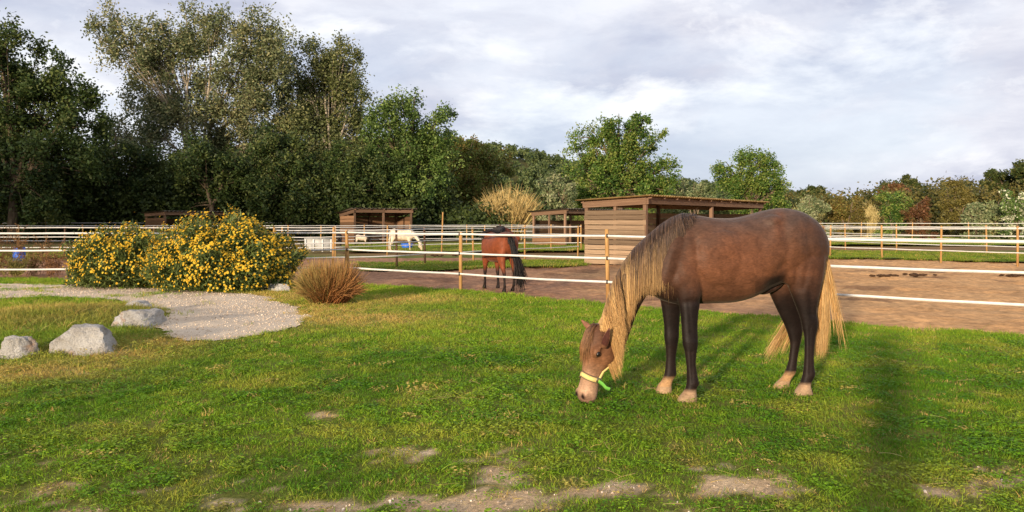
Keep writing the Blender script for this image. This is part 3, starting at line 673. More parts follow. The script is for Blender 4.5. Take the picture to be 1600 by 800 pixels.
tree('oak_tree', 'darkest broad tree at the far left edge', 52, 20, [(10, 95, 62, 55), (70, 140, 62, 58), (-75, 130, 80, 100), (20, 170, 80, 60), (110, 195, 55, 60), (20, 240, 90, 70), (-80, 260, 80, 80), (100, 265, 60, 60), (40, 310, 90, 45)], DK, 250, 330, 0.95, 0.24, 11, 0.3, shell=0.5)
tree('poplar_tree', 'tallest silvery poplar with several pale stems, left of centre', 63, 305, [(195, 68, 42, 40), (248, 82, 44, 56), (292, 60, 42, 54), (342, 80, 42, 64), (398, 82, 48, 62), (210, 128, 50, 46), (265, 150, 54, 58), (335, 165, 54, 62), (402, 160, 56, 62), (440, 115, 34, 60), (235, 220, 66, 50), (340, 240, 76, 52), (430, 235, 56, 55)], POP, 270, 340, 1.05, 0.23, 12, 0.16, 'pale_bark', stems=4, upward=0.5, aspect=1.3, shell=0.35)
tree('poplar_tree', 'grey-green poplar with a rounded top, right of the tallest poplar', 66, 505, [(495, 100, 44, 48), (535, 112, 36, 52), (468, 145, 44, 52), (512, 170, 54, 58), (552, 185, 30, 62), (480, 232, 54, 52), (535, 250, 54, 54)], (lin(64, 76, 40), lin(108, 114, 66), lin(132, 132, 84)), 180, 340, 1.0, 0.23, 13, 0.17, 'pale_bark', stems=2, upward=0.4, aspect=1.2, shell=0.4)
tree('ash_tree', 'green tree with an open airy crown beside the grey-green poplar', 60, 640, [(600, 188, 32, 40), (642, 184, 38, 36), (682, 200, 32, 42), (618, 245, 48, 50), (670, 250, 46, 48), (640, 300, 66, 48)], (lin(50, 72, 34), lin(92, 116, 52), lin(120, 138, 70)), 130, 290, 0.8, 0.21, 14, 0.18, shell=0.45)
tree('olive_green_tree', 'yellowish green tree where the dark wood meets the hill', 72, 735, [(735, 236, 34, 26), (712, 262, 34, 42), (762, 265, 32, 32), (735, 305, 54, 42)], OLV, 100, 270, 0.85, 0.22, 15, 0.18)
DK2 = (lin(40, 56, 30), lin(70, 88, 42), lin(92, 100, 52))
tree('holm_oak', 'dark round tree below the left shoulder of the tallest poplar', 58, 190, [(170, 240, 44, 42), (215, 262, 44, 46), (150, 292, 55, 42), (215, 312, 60, 40)], DK2, 90, 320, 0.8, 0.22, 18, 0.2)
tree('holm_oak', 'dark round tree under the middle of the tallest poplar', 57, 330, [(310, 262, 44, 42), (362, 275, 42, 44), (320, 312, 60, 42)], DK, 80, 320, 0.8, 0.22, 19, 0.2)
tree('holm_oak', 'deep green tree between the two poplars', 57, 450, [(430, 235, 42, 46), (475, 262, 42, 48), (440, 300, 60, 46), (490, 316, 40, 36)], DK2, 90, 320, 0.8, 0.22, 20, 0.2)
tree('holm_oak', 'dark green tree at the foot of the grey-green poplar, above the two-bay shelter', 58, 565, [(545, 262, 40, 44), (590, 270, 40, 44), (560, 312, 66, 40)], DK, 80, 320, 0.8, 0.22, 24, 0.2)
tree('mulberry_tree', 'large round green tree standing behind the nearest shelter', 62, 968, [(925, 225, 42, 38), (968, 205, 42, 32), (1008, 218, 34, 38), (945, 262, 55, 36), (1000, 262, 48, 36), (968, 245, 46, 34), (1035, 285, 30, 34), (925, 297, 40, 26), (985, 298, 60, 28)], LIT, 170, 240, 0.68, 0.2, 16, 0.3, shell=0.4)
tree('ash_tree', 'smaller round-topped green tree right of the nearest shelter', 66, 1175, [(1142, 270, 24, 22), (1170, 256, 26, 19), (1200, 262, 18, 20), (1158, 292, 28, 20), (1195, 292, 30, 22), (1215, 305, 20, 22), (1178, 320, 34, 18)], (lin(56, 86, 34), lin(98, 124, 50), lin(128, 140, 66)), 120, 240, 0.6, 0.18, 17, 0.2, shell=0.4)

def dry_reeds(label, Y, u, vtop, wpx, n, seed, pal, spread=0.5, cat='reeds'):
    rs = np.random.default_rng(seed); s = Y/FOC; H = CAM_H+(HOR-vtop)*s; w = wpx*s/2; t = thing('reed_clump', label, cat, ((u-800)*s, Y, 0)); K = 6
    a = rs.random(n)*2*np.pi; q = np.sqrt(rs.random(n)); b = np.stack([q*np.cos(a)*w*0.42, q*np.sin(a)*w*0.4, np.zeros(n)], 1)
    h = H*rs.uniform(0.68, 1.04, n)*(1-0.28*q**2); tt = np.linspace(0, 1, K)
    ox = np.cos(a)*q*w*spread+rs.normal(0, 0.12, n); oy = np.sin(a)*q*w*spread+rs.normal(0, 0.12, n)
    P = b[:, None]+np.stack([ox[:, None]*tt**1.7, oy[:, None]*tt**1.7, h[:, None]*(tt-0.06*tt**3)], -1)
    wd = 0.035*rs.uniform(0.6, 1.4, n)[:, None]*np.array([1, 1, .9, .8, .6, .2]); w1 = rs.random((n, 1, 1)); col = (np.array(pal[0])*(1-w1)+np.array(pal[1])*w1)*np.ones((1, K, 1))
    V, F, C = ribbons(P, wd, col, None, rs); ob('stalks', mk_mesh('stalks', V, F, C), M['straw'], t)
    m = n*5; k = rs.integers(0, n, m); f = rs.uniform(0.35, 1.0, m); pt = P[k, (f*(K-1)).astype(int)]; d = rs.normal(size=(m, 3)); d[:, 2] = np.abs(d[:, 2])*1.6+0.3; d /= np.linalg.norm(d, axis=1)[:, None]
    ln = rs.uniform(0.25, 0.6, m)[:, None]; LP = np.stack([pt, pt+d*ln*0.5+(0, 0, 0.08), pt+d*ln-(0, 0, 0.05)*ln/0.3], 1); w2 = rs.random((m, 1, 1)); lc = (np.array(pal[0])*(1-w2)+np.array(pal[1])*w2)*np.ones((1, 3, 1))
    V, F, C = ribbons(LP, np.array([[0.03, 0.035, 0.004]])*np.ones((m, 1)), lc, None, rs); ob('leaves', mk_mesh('leaves', V, F, C), M['straw'], t)
    return t
DRY = (lin(160, 134, 80), lin(218, 192, 130))
dry_reeds('tall straw-coloured reed clump left of the shelters', 58, 795, 278, 104, 520, 21, DRY, 0.75)
dry_reeds('pale dry reeds standing among the bushes right of the horse', 66, 1356, 308, 46, 260, 22, (lin(164, 146, 92), lin(212, 192, 132)))
dry_reeds('short pale reed patch behind the horse rump', 66, 1262, 303, 60, 260, 23, (lin(150, 140, 84), lin(196, 184, 120)))

def shrub(label, Y, u, v, ru, rv, pal, seed, per=230, ncl=26, leaf=0.2, cat='shrub', name='shrub', cs=None, group=None):
    base_v = HOR+CAM_H*FOC/Y; h = base_v-(v-rv); s = Y/FOC
    bl = [(u-ru*0.38, v+0.1*rv, ru*0.62, rv*0.85), (u+ru*0.35, v+0.18*rv, ru*0.65, rv*0.8), (u, v, ru*0.6, rv), (u, base_v-h*0.22, ru*0.95, h*0.24)]
    return tree(name, label, Y, u, bl, pal, ncl, per, cs or max(0.35, ru*s*0.3), leaf, seed, 0.08, cat=cat, shell=0.5, depth=0.7, group=group)
shrub('silvery green shrub between the reed clump and the large round tree', 56, 872, 300, 36, 32, SIL, 31)
shrub('dark green bush at the foot of the large round tree, left side', 64, 925, 318, 40, 26, MID, 32)
shrub('low pale bush right of the large round tree', 64, 1085, 302, 34, 18, SIL, 33)
shrub('olive brown bush rising just above the horse rump', 60, 1318, 326, 32, 26, (lin(92, 84, 42), lin(136, 114, 60), lin(112, 108, 52)), 34)
shrub('whitish green bush touching the horse rump outline', 58, 1262, 330, 34, 26, SIL, 35)
shrub('bright green bush right of the pale dry reeds', 62, 1395, 322, 32, 26, LIT, 36)
shrub('russet brown rounded bush in the middle of the right tree line', 60, 1440, 328, 24, 20, (lin(84, 56, 36), lin(120, 80, 50), lin(100, 80, 46)), 37)
shrub('tall brownish green tree crown between russet bush and the pale shrubs', 66, 1494, 316, 34, 34, (lin(86, 84, 42), lin(128, 114, 58), lin(108, 100, 48)), 38)
shrub('low silvery shrub in front of the right tree line', 56, 1525, 334, 28, 20, SIL, 39)
shrub('pale green shrub near the right edge', 56, 1562, 332, 26, 22, (lin(92, 104, 62), lin(140, 148, 96), lin(160, 160, 116)), 40)
fl = shrub('white-flowered shrub cut by the right edge', 54, 1592, 322, 30, 30, (lin(70, 94, 46), lin(110, 132, 66), lin(206, 204, 176)), 41)
def pine(label, Y, u, vtop, wpx, seed, pal, vb=None):
    s = Y/FOC; bl = [(u-wpx*0.28, vtop+wpx*0.34, wpx*0.3, wpx*0.2), (u+wpx*0.26, vtop+wpx*0.3, wpx*0.32, wpx*0.2), (u, vtop+wpx*0.2, wpx*0.34, wpx*0.2), (u+wpx*.05, vtop+wpx*0.5, wpx*0.4, wpx*0.16)]
    return tree('stone_pine', label, Y, u, bl, pal, 46, 200, max(0.5, wpx*s*0.1), 0.32, seed, 0.22, shell=0.45, depth=0.9)
PIN = (lin(44, 58, 30), lin(78, 90, 44), lin(96, 98, 52))
pine('round dark pine standing highest in the middle of the right tree line', 110, 1412, 276, 58, 51, PIN)
pine('spreading dark pine rising at the right edge', 90, 1570, 262, 70, 52, PIN)
pine('tall dark pine cut by the right edge, behind the white-flowered shrub', 86, 1612, 248, 60, 53, PIN)
pine('small dark round pine just right of the smaller green tree', 110, 1268, 292, 36, 54, PIN)
pine('broad dark pine between the round pine and the spreading pine', 115, 1490, 284, 76, 55, PIN)
pine('faint reddish brown tree left of the highest round pine', 100, 1395, 290, 36, 56, (lin(104, 74, 48), lin(140, 100, 66), lin(90, 84, 46)))
# woods that read as one mass
def wood(name, label, spec, pal, leaf, seed, cat='wood', csz=1.0, per=130):
    rs = np.random.default_rng(seed); Vs = []; Cs = []
    for (x, y, zc, rx, rz, n) in spec:
        d = rs.normal(size=(n, 3)); d /= np.linalg.norm(d, axis=1)[:, None]; d *= rs.uniform(0.55, 1.0, (n, 1)); cc = np.array([x, y, zc])+d*np.array([rx, rx*0.7, rz])
        hue = rs.uniform(0, 1, n)
        m = rs.normal(size=(n, per, 3))*0.5*csz+cc[:, None]; w = np.clip(hue[:, None]+rs.normal(0, 0.25, (n, per)), 0, 1)[..., None]
        Vs.append(m.reshape(-1, 3)); Cs.append((np.array(pal[0])*(1-w)+np.array(pal[1])*w).reshape(-1, 3))
    P = np.vstack(Vs); C = np.vstack(Cs); P[:, 2] = np.maximum(P[:, 2], 0.05); L_ = leaf*rs.uniform(0.6, 1.4, len(P)); V, F, C = leafquads(P, L_, L_*0.6, C, 0, rs)
    o = ob(name, mk_mesh(name, V, F, C), M['leaf']); tag(o, label, cat, kind='stuff'); return o
spec = []
for i, u in enumerate(np.linspace(-120, 760, 34)):
    Y = 57+6*random.random(); s = Y/FOC; vt = 225+95*vnoise(u, 3.3, 45, 101, 2)+(25 if u > 600 else 0)+(30 if u > 690 else 0); ht = CAM_H+(HOR-vt)*s
    spec.append(((u-800)*s, Y, ht*0.5, 2.0, ht*0.52, 46))
wood('undergrowth', 'dense dark undergrowth below the tall trees on the left', spec, (lin(38, 54, 26), lin(82, 94, 46)), 0.26, 61, 'undergrowth', 0.9, 95)
spec = []
for i, u in enumerate(np.linspace(-140, 740, 26)):
    Y = 74+8*random.random(); s = Y/FOC; vt = 235+55*vnoise(u, 9.3, 70, 103); ht = CAM_H+(HOR-vt)*s; spec.append(((u-800)*s, Y, ht*0.48, 3.2, ht*0.52, 40))
wood('background_wood', 'dark wood seen through gaps behind the tall left trees', spec, (lin(36, 50, 26), lin(66, 82, 42)), 0.42, 62, 'wood', 1.3, 60)
spec = []
for i, u in enumerate(np.linspace(1235, 1700, 40)):
    Y = 80+45*random.random(); s = Y/FOC; vt = 300+12*vnoise(u, 1.3, 30, 105)-10*(u > 1350)-8*(u > 1480); ht = CAM_H+(HOR-vt)*s; spec.append(((u-800)*s, Y, ht*0.5, 2.6, ht*0.5, 34))
wood('distant_wood', 'mixed olive and brown wood forming the right tree line', spec, (lin(60, 68, 34), lin(124, 112, 60)), 0.36, 63, 'wood', 1.1, 60)
spec = []
for i, u in enumerate(np.linspace(900, 1250, 26)):
    Y = 78+20*random.random(); s = Y/FOC; ht = CAM_H+(HOR-(313+8*random.random()))*s; spec.append(((u-800)*s, Y, ht*0.5, 2.4, ht*0.5, 26))
wood('hedge', 'low green hedge line behind the nearest shelter', spec, (lin(70, 86, 42), lin(128, 130, 74)), 0.32, 64, 'hedge', 0.9, 60)
spec = []                                        # unseen wood added behind the viewpoint, left, to shade the left trees' foot
for i, xx in enumerate(np.linspace(-106, -56, 15)):
    ht = 16.5+5*random.random(); spec.append((xx, -32+4*random.random(), ht*0.52, 3.2, ht*0.5, 34))
wood('shade_wood', 'unseen tall wood added behind the viewpoint to shade the foot of the left trees', spec, (lin(40, 52, 26), lin(70, 82, 40)), 0.8, 65, 'wood', 1.5, 50)
# hill covered in trees
def hill():
    us = np.linspace(300, 1300, 60); prof = np.interp(us, [300, 600, 700, 770, 830, 880, 930, 1000, 1150, 1300], [250, 232, 230, 238, 250, 262, 272, 288, 305, 322])
    V = []; Yb, Yt = 190, 300
    for k, f in enumerate(np.linspace(0, 1, 14)):
        Y = Yb+(Yt-Yb)*f; z = (CAM_H+(HOR-prof-4)/FOC*Yt)*np.sin(f*np.pi/2)*1.0-0.5*(1-f)
        V.append(np.stack([(us-800)/FOC*Yt*(0.8+0.2*f), np.full(60, Y), z], 1))
    for f in np.linspace(0.1, 1, 6): V.append(np.stack([(us-800)/FOC*Yt, np.full(60, Yt+90*f), (CAM_H+(HOR-prof-4)/FOC*Yt)*np.cos(f*np.pi/2)-0.5*f], 1))
    V = np.array(V); r = len(V); i, j = np.meshgrid(np.arange(r-1), np.arange(59), indexing='ij'); F = np.stack([i*60+j, i*60+j+1, (i+1)*60+j+1, (i+1)*60+j], -1).reshape(-1, 4)
    tag(ob('hill', mk_mesh('hill', V.reshape(-1, 3), F, None, True), mat_plain('hill_soil', lin(64, 66, 34), lin(92, 86, 48), 0.1, 0.95, 0.1, 1, 0.5, 0.5)), kind='structure')
    rs = np.random.default_rng(71); spec = []
    for _ in range(900):
        a = rs.uniform(0, 13); b = rs.uniform(0, 58); i0, j0 = int(a), int(b); p = V[i0, j0]*(1-(b-j0))+V[i0, j0+1]*(b-j0); q = V[i0+1, j0]*(1-(b-j0))+V[i0+1, j0+1]*(b-j0); p = p*(1-(a-i0))+q*(a-i0)
        spec.append((p[0], p[1], p[2]+2.2, rs.uniform(1.6, 2.8), rs.uniform(1.6, 2.8), 12))
    wood('hill_forest', 'pine and oak forest covering the distant hill', spec, (lin(58, 76, 44), lin(106, 116, 68)), 0.85, 72, 'forest', 0.9, 18)
hill()
# ------------------------------------------------------------------ flowering bushes
def flower_bush(label, u, v, Y, rx, ry, H, nleaf, nfl, seed):
    rs = np.random.default_rng(seed); t = thing('flowering_bush', label, 'bush', ((u-800)/FOC*Y, Y, 0.02))
    def surf(n, lo=0.0):
        d = rs.normal(size=(n, 3)); d[:, 2] = np.abs(d[:, 2]); d /= np.linalg.norm(d, axis=1)[:, None]
        el = d[:, 2]; k = 0.97+0.62*(vnoise(np.arctan2(d[:, 1], d[:, 0])*1.3+20, el*2.2+3, 0.42, seed, 3)-0.5)+np.where(rs.random(n) < 0.07, rs.random(n)*0.13, 0)
        prof = np.where(el < 0.35, 0.86+0.14*el/0.35, 1.0)
        return d, np.stack([d[:, 0]*rx*k*prof, d[:, 1]*ry*k*prof, 0.05+(el**0.8)*H*0.97*k], 1)
    # woody stems
    st = MB(); d, p = surf(70)
    for a in p: st.tube([(a[0]*0.15, a[1]*0.15, 0), a*np.array([0.5, 0.5, 0.55]), a*0.95], [0.018, 0.012, 0.006], 5, cap=False)
    st.build('stems', M['bark'], t, True)
    # narrow dark leaves, in rosettes, with dark gaps between
    d, p = surf(nleaf); dep = 1-0.55*rs.random(nleaf)**2.2; p = p*dep[:, None]*np.array([1, 1, 1]); p[:, 2] = np.maximum(p[:, 2], 0.03)
    dr = d*0.7+rs.normal(size=(nleaf, 3))*0.55+np.array([0, 0, 0.35]); dr /= np.linalg.norm(dr, axis=1)[:, None]; ln = rs.uniform(0.07, 0.15, nleaf)[:, None]
    P = np.stack([p-dr*ln*0.5, p, p+dr*ln*0.5-np.array([0, 0, 0.01])], 1); w1 = np.clip(rs.random((nleaf, 1, 1)), 0, 1)
    col = (np.array(lin(52, 68, 32))*(1-w1)+np.array(lin(116, 128, 66))*w1)*np.ones((1, 3, 1))
    V, F, C = ribbons(P, np.array([[0.016, 0.024, 0.004]])*np.ones((nleaf, 1)), col, None, rs); tag(ob('foliage', mk_mesh('foliage', V, F, C), M['leaf'], t), kind='stuff')
    # yellow flower heads: a ring of petals round a darker disc
    n = nfl*4; d, p = surf(n); cl = vnoise(np.arctan2(d[:, 1], d[:, 0])*2+9, d[:, 2]*3, 0.35, seed+3, 2); kk = rs.random(n) < np.clip((cl-0.25)*2.6, 0.08, 1)*(0.45+0.75*d[:, 2]); d, p = d[kk][:nfl], p[kk][:nfl]; n = len(p)
    p = p+d*rs.uniform(-0.05, 0.07, n)[:, None]; nr = d+np.array([-0.25, -0.55, 0.25])+rs.normal(size=(n, 3))*0.3; nr /= np.linalg.norm(nr, axis=1)[:, None]
    a = np.cross(nr, rs.normal(size=(n, 3))); a /= np.linalg.norm(a, axis=1)[:, None]; b = np.cross(nr, a); NP = 9; rad = rs.uniform(0.014, 0.029, n)
    th = np.arange(NP*2)*np.pi/NP; rr_ = np.where(np.arange(NP*2) % 2 == 0, 1.0, 0.62)
    ring = p[:, None]+(a[:, None]*np.cos(th)[:, None]+b[:, None]*np.sin(th)[:, None])*(rad[:, None]*rr_)[:, :, None]+nr[:, None]*0.006
    cen = p+nr*0.002; disc = p[:, None]+(a[:, None]*np.cos(th[::3])[:, None]+b[:, None]*np.sin(th[::3])[:, None])*(rad*0.32)[:, None, None]+nr[:, None]*0.009; dt = p+nr*0.015
    NV = NP*2; nd = disc.shape[1]; per = NV+1+nd+1; V = np.concatenate([ring, cen[:, None], disc, dt[:, None]], 1).reshape(-1, 3); o = np.arange(n)[:, None]*per; j = np.arange(NV)[None]
    F1 = np.stack([o+j, o+(j+1) % NV, o+NV+0*j], -1).reshape(-1, 3); j = np.arange(nd)[None]; F2 = np.stack([o+NV+1+j, o+NV+1+(j+1) % nd, o+NV+1+nd+0*j], -1).reshape(-1, 3)
    w = rs.random((n, 1)); yc = np.array(lin(206, 164, 26))*(1-w)+np.array(lin(236, 208, 70))*w; oc = np.array(lin(206, 132, 22))*np.ones((n, 1))
    C = np.concatenate([np.repeat(yc[:, None], NV+1, 1), np.repeat(oc[:, None], nd+1, 1)], 1).reshape(-1, 3)
    tag(ob('flowers', mk_mesh('flowers', V, np.concatenate([F1, F2]), C), M['petal'], t), kind='stuff')
    return t
M['petal'] = mat_leaf('yellow_petal', 0.25, 0.6)
flower_bush('larger rounded bush covered in yellow daisies, right one of the pair beside the path', 348, 456, 16.0, 1.66, 1.25, 1.47, 21000, 5200, 81)
flower_bush('smaller lower bush of yellow daisies, left one of the pair beside the path', 192, 446, 16.6, 1.18, 1.0, 1.22, 13000, 2600, 82)

# dry ornamental grass clump
def grass_clump():
    rs = np.random.default_rng(91); Y = 13.3; n = 5200; K = 7; t = thing('grass_clump', 'rounded clump of dry orange-brown grass at the end of the path', 'grass clump', ((514-800)/FOC*Y, Y, 0.02))
    a = rs.random(n)*2*np.pi; q = np.sqrt(rs.random(n)); b = np.stack([q*np.cos(a)*0.30, q*np.sin(a)*0.28, np.zeros(n)], 1)
    el = rs.uniform(0.08, 1.0, n)**0.75; ln = rs.uniform(0.55, 0.90, n)*(0.85+0.15*el); az = a+rs.normal(0, 0.5, n); hor = np.cos(el*np.pi/2*0.98); ver = np.sin(el*np.pi/2*0.98)
    tt = np.linspace(0, 1, K); dro = rs.uniform(0.02, 0.3, n)
    P = b[:, None]+np.stack([(np.cos(az)*hor*ln*0.70)[:, None]*tt, (np.sin(az)*hor*ln*0.70)[:, None]*tt, (ver*ln*0.95)[:, None]*tt+0.10*hor[:, None]*np.sin(tt*2.2)-dro[:, None]*0.35*tt**3], -1)
    P += rs.normal(size=(n, 1, 3))*0.012*tt[None, :, None]; P[..., 2] = np.maximum(P[..., 2], 0.015)
    dirx = np.cos(az)*hor; green = np.clip(0.45-0.9*dirx-0.5*(ver < 0.5)+rs.normal(0, 0.35, n), 0, 1)
    br = lerp(lin(112, 60, 34), lin(172, 112, 64), rs.random(n)); gr = lerp(lin(88, 92, 44), lin(136, 130, 70), rs.random(n)); base = lerp(br, gr, green)
    tip = lerp(base, np.array(lin(206, 166, 104)), np.full(n, 0.35)); col = base[:, None]*(1-tt[None, :, None])+tip[:, None]*tt[None, :, None]
    V, F, C = ribbons(P, 0.0085*rs.uniform(0.6, 1.3, n)[:, None]*np.array([1, 1, 1, .9, .8, .55, .12]), col, None, rs); tag(ob('blades', mk_mesh('blades', V, F, C), M['straw'], t), kind='stuff')
    st = MB(); 
    for i in range(24):
        a = rs.random()*6.28; st.tube([(0.2*math.cos(a), 0.2*math.sin(a), 0), (0.24*math.cos(a), 0.24*math.sin(a), 0.14)], [0.03, 0.02], 5)
    st.build('crown_base', M['bark'], t, True)
grass_clump()

# weedy dead plants at the left
def dead_weed(label, u, v, h, seed, pal, n=26):
    rs = np.random.default_rng(seed); x, y = G(u, v); t = thing('dead_weed', label, 'weed', (x, y, 0)); P = []; K = 5; tt = np.linspace(0, 1, K)
    segs = []
    for i in range(n):
        a = rs.random()*6.28; L = h*rs.uniform(0.5, 1.0); d = np.array([math.cos(a)*0.45, math.sin(a)*0.35, 1.0]); p0 = np.array([rs.normal()*0.12, rs.normal()*0.12, 0]); q = p0+d*L*tt[:, None]+rs.normal(size=(K, 3))*0.02; segs.append(q)
        for j in range(7):
            k = rs.integers(1, K); e = rs.normal(size=3); e[2] = abs(e[2]); segs.append(q[k]+e*0.16*L*tt[:, None])
    P = np.array(segs); m = len(P); w = rs.random((m, 1, 1)); col = (np.array(pal[0])*(1-w)+np.array(pal[1])*w)*np.ones((1, K, 1))
    V, F, C = hairs(P, np.full((m, K), 0.005), col); ob('stems', mk_mesh('stems', V, F, C), M['straw'], t)
    c = P[rs.integers(0, m, m*9), rs.integers(1, K, m*9)]+rs.normal(size=(m*9, 3))*0.03; w = rs.random((m*9, 1)); V, F, C = leafquads(c, 0.045, 0.022, np.array(pal[0])*(1-w)+np.array(pal[1])*w, 0, rs); ob('seed_heads', mk_mesh('seed_heads', V, F, C), M['straw'], t)
BRN = (lin(92, 66, 42), lin(150, 112, 68))
dead_weed('brown dead weed at the left edge before the fence', 8, 428, 1.25, 101, BRN, 22)
dead_weed('thin brown dead weed just right of the blue drum', 52, 430, 0.95, 102, BRN, 20)
dead_weed('low reddish weed nearest the left end of the daisy bushes', 84, 432, 0.7, 103, (lin(110, 74, 50), lin(158, 118, 74)), 18)
dead_weed('sprawling olive weed below the blue drum', 26, 433, 0.5, 104, (lin(98, 98, 48), lin(150, 134, 72)), 30)

# ------------------------------------------------------------------ rocks
def rock(name, label, x, y, z, size, seed, cuts=9, rot=0.0):
    bm = bmesh.new(); bmesh.ops.create_icosphere(bm, subdivisions=5, radius=1.0); me = bpy.data.meshes.new(name); bm.to_mesh(me); bm.free()
    V = np.empty(len(me.vertices)*3, np.float32); me.vertices.foreach_get('co', V); V = V.reshape(-1, 3); rs = np.random.default_rng(seed)
    V -= np.where(V[:, 2:3] > 0.42, (V[:, 2:3]-0.42)*0.85, 0)*np.array([0.15, 0.05, 1.0])
    for _ in range(cuts):
        n = rs.normal(size=3); n[2] = abs(n[2])*0.8; n /= np.linalg.norm(n); d = rs.uniform(0.50, 0.80); e = V@n-d; V -= np.where(e > 0, e*0.97, 0)[:, None]*n
    nn = np.array([mnoise.fractal(Vector(v*1.9)+Vector((seed, 0, 0)), 0.9, 2.0, 5) for v in V]); n2 = np.array([mnoise.ridged_multi_fractal(Vector(v*3.5)+Vector((0, seed, 0)), 0.9, 2.1, 4, 1.0, 2.0) for v in V])
    V = V*(1+0.13*nn+0.065*(n2-1))[:, None]; V[:, 2] = np.maximum(V[:, 2], -0.55)
    V = V*np.array(size)/2; me.vertices.foreach_set('co', V.astype(np.float32).ravel()); me.update()
    me.polygons.foreach_set('use_smooth', np.ones(len(me.polygons), bool))
    o = ob(name, me, M['stone'], None, (x, y, z)); o.rotation_euler = (0, 0, rot); return o
def put_rock(label, u0, u1, vt, vb, seed, rot=0.0, dep=0.8, name='boulder', cat='boulder'):
    x, y = G((u0+u1)/2, vb); w = (u1-u0)/FOC*y*1.18; h = (vb-vt)/FOC*y; y += w*dep*0.4; gz = float(hz(np.array([x]), np.array([y]))[0])
    return tag(rock(name, label, x, y, h*0.30+gz*0.35, (w*1.22, w*dep*1.05, h*1.9), seed, 15, rot), label, cat)
put_rock('largest white limestone boulder with a rusty left corner at the mound edge', 62, 162, 506, 562, 5, 0.15, 0.75)
put_rock('white limestone boulder with a pointed left end beside the gravel', 170, 244, 484, 528, 9, 1.1, 0.8)
put_rock('pale boulder cut by the left edge of the picture', -8, 44, 522, 566, 12, 0.2, 0.8)
put_rock('small pale stone standing behind the pointed boulder', 190, 228, 469, 494, 14, 0.7, 0.8)
put_rock('tiny white stone on the grassy mound', 62, 86, 500, 516, 18, 0.0, 0.8)
put_rock('white flat-topped stone between the daisy bush and the dry grass clump', 413, 446, 441, 457, 22, 0.0, 0.7)

# ------------------------------------------------------------------ yard things
def blue_drum():
    x, y = G(30, 407); t = thing('water_drum', 'blue plastic drum behind the left fence', 'drum', (x, y, 0.0)); r = 0.2
    mb = MB(); z = [0.0, 0.02, 0.14, 0.155, 0.17, 0.30, 0.315, 0.33, 0.45, 0.47]; rr_ = [0.19, 0.2, 0.2, 0.21, 0.2, 0.2, 0.21, 0.2, 0.2, 0.185]
    mb.tube([(0, 0, a) for a in z], rr_, 20); mb.build('drum_body', M['blue'], t, True)
    mb = MB(); mb.tube([(0, 0, 0.465), (0, 0, 0.485)], [0.19, 0.185], 20); mb.build('lid', M['blue'], t)
    mb = MB(); mb.tube([(-0.12, -0.1, 0.485), (-0.12, -0.02, 0.55), (-0.12, 0.1, 0.485)], 0.012, 6); mb.build('handle', M['black'], t, True)
M['blue'] = mat_plain('blue_plastic', lin(24, 78, 170), lin(40, 104, 200), 5, 0.45, 0.4, 30, 0.1)
blue_drum()
def tub():
    x, y = G(636, 389); t = thing('feed_tub', 'low blue feed tub beside the white pony', 'tub', (x, y, 0.0)); mb = MB()
    mb.tube([(0, 0, 0), (0, 0, 0.02), (0, 0, 0.28), (0, 0, 0.30), (0, 0, 0.28), (0, 0, 0.06)], [0.22, 0.24, 0.33, 0.36, 0.32, 0.23], 20); mb.build('tub_body', M['blue'], t, True)
    for s in (-1, 1):
        mb = MB(); mb.tube([(0.34*s, -0.07, 0.27), (0.42*s, -0.05, 0.24), (0.42*s, 0.05, 0.24), (0.34*s, 0.07, 0.27)], 0.014, 6); mb.build('handle', M['black'], t, True)
tub()
def trough():
    x, y = G(500, 393); t = thing('water_trough', 'pale grey panelled water trough right of the daisy bushes', 'trough', (x, y, 0.0)); M['grey'] = mat_plain('pale_grey_panel', lin(150, 150, 146), lin(190, 188, 184), 4, 0.7, 0.2)
    for nm, a, b in (('side_panel', (-0.62, -0.3, 0.04), (0.62, -0.26, 0.58)), ('side_panel', (-0.62, 0.26, 0.04), (0.62, 0.3, 0.58)), ('end_panel', (-0.62, -0.257, 0.04), (-0.58, 0.257, 0.58)), ('end_panel', (0.58, -0.257, 0.04), (0.62, 0.257, 0.58)), ('floor_panel', (-0.577, -0.257, 0.06), (0.577, 0.257, 0.10))):
        mb = MB(); mb.box(a, b); mb.build(nm, M['grey'], t)
    for xx in (-0.6, -0.22, 0.2, 0.6): 
        mb = MB(); mb.box((xx-0.035, -0.34, 0.0), (xx+0.035, -0.303, 0.6)); mb.build('rib', M['tape'], t)
    mb = MB(); mb.tube([(-0.66, -0.32, 0.6), (0.66, -0.32, 0.6)], 0.025, 8); mb.build('rim', M['grey'], t, True)
trough()
def gate():
    x, y = G(746, 374); t = thing('mesh_panel', 'dark mesh gate panel far behind the bay horse', 'gate', (x, y, 0.0)); w = 0.75
    for nm, a, b in (('frame_bar', (-w, 0, 0.4), (-w, 0, 1.55)), ('frame_bar', (w, 0, 0.4), (w, 0, 1.55)), ('frame_bar', (-w, 0, 1.55), (w, 0, 1.55)), ('frame_bar', (-w, 0, 0.4), (w, 0, 0.4))):
        mb = MB(); mb.tube([a, b], 0.03, 6); mb.build(nm, M['dark_post'], t)
    for i in range(14):
        mb = MB(); mb.bar((-w+0.05+i*(2*w-0.1)/13, 0, 0.42), (-w+0.05+i*(2*w-0.1)/13, 0, 1.53), 0.06, 0.01, (0, 1, 0)); mb.build('slat', M['dark_post'], t)
    for s in (-1, 1): mb = MB(); mb.tube([(s*w, 0.03, -0.1), (s*w, 0.03, 1.7)], 0.05, 8); mb.build('post', M['post'], t)
gate()
M['dung'] = mat_plain('dung', lin(48, 34, 24), lin(82, 60, 42), 9, 0.95, 0.1, 30, 0.8, 0.02)
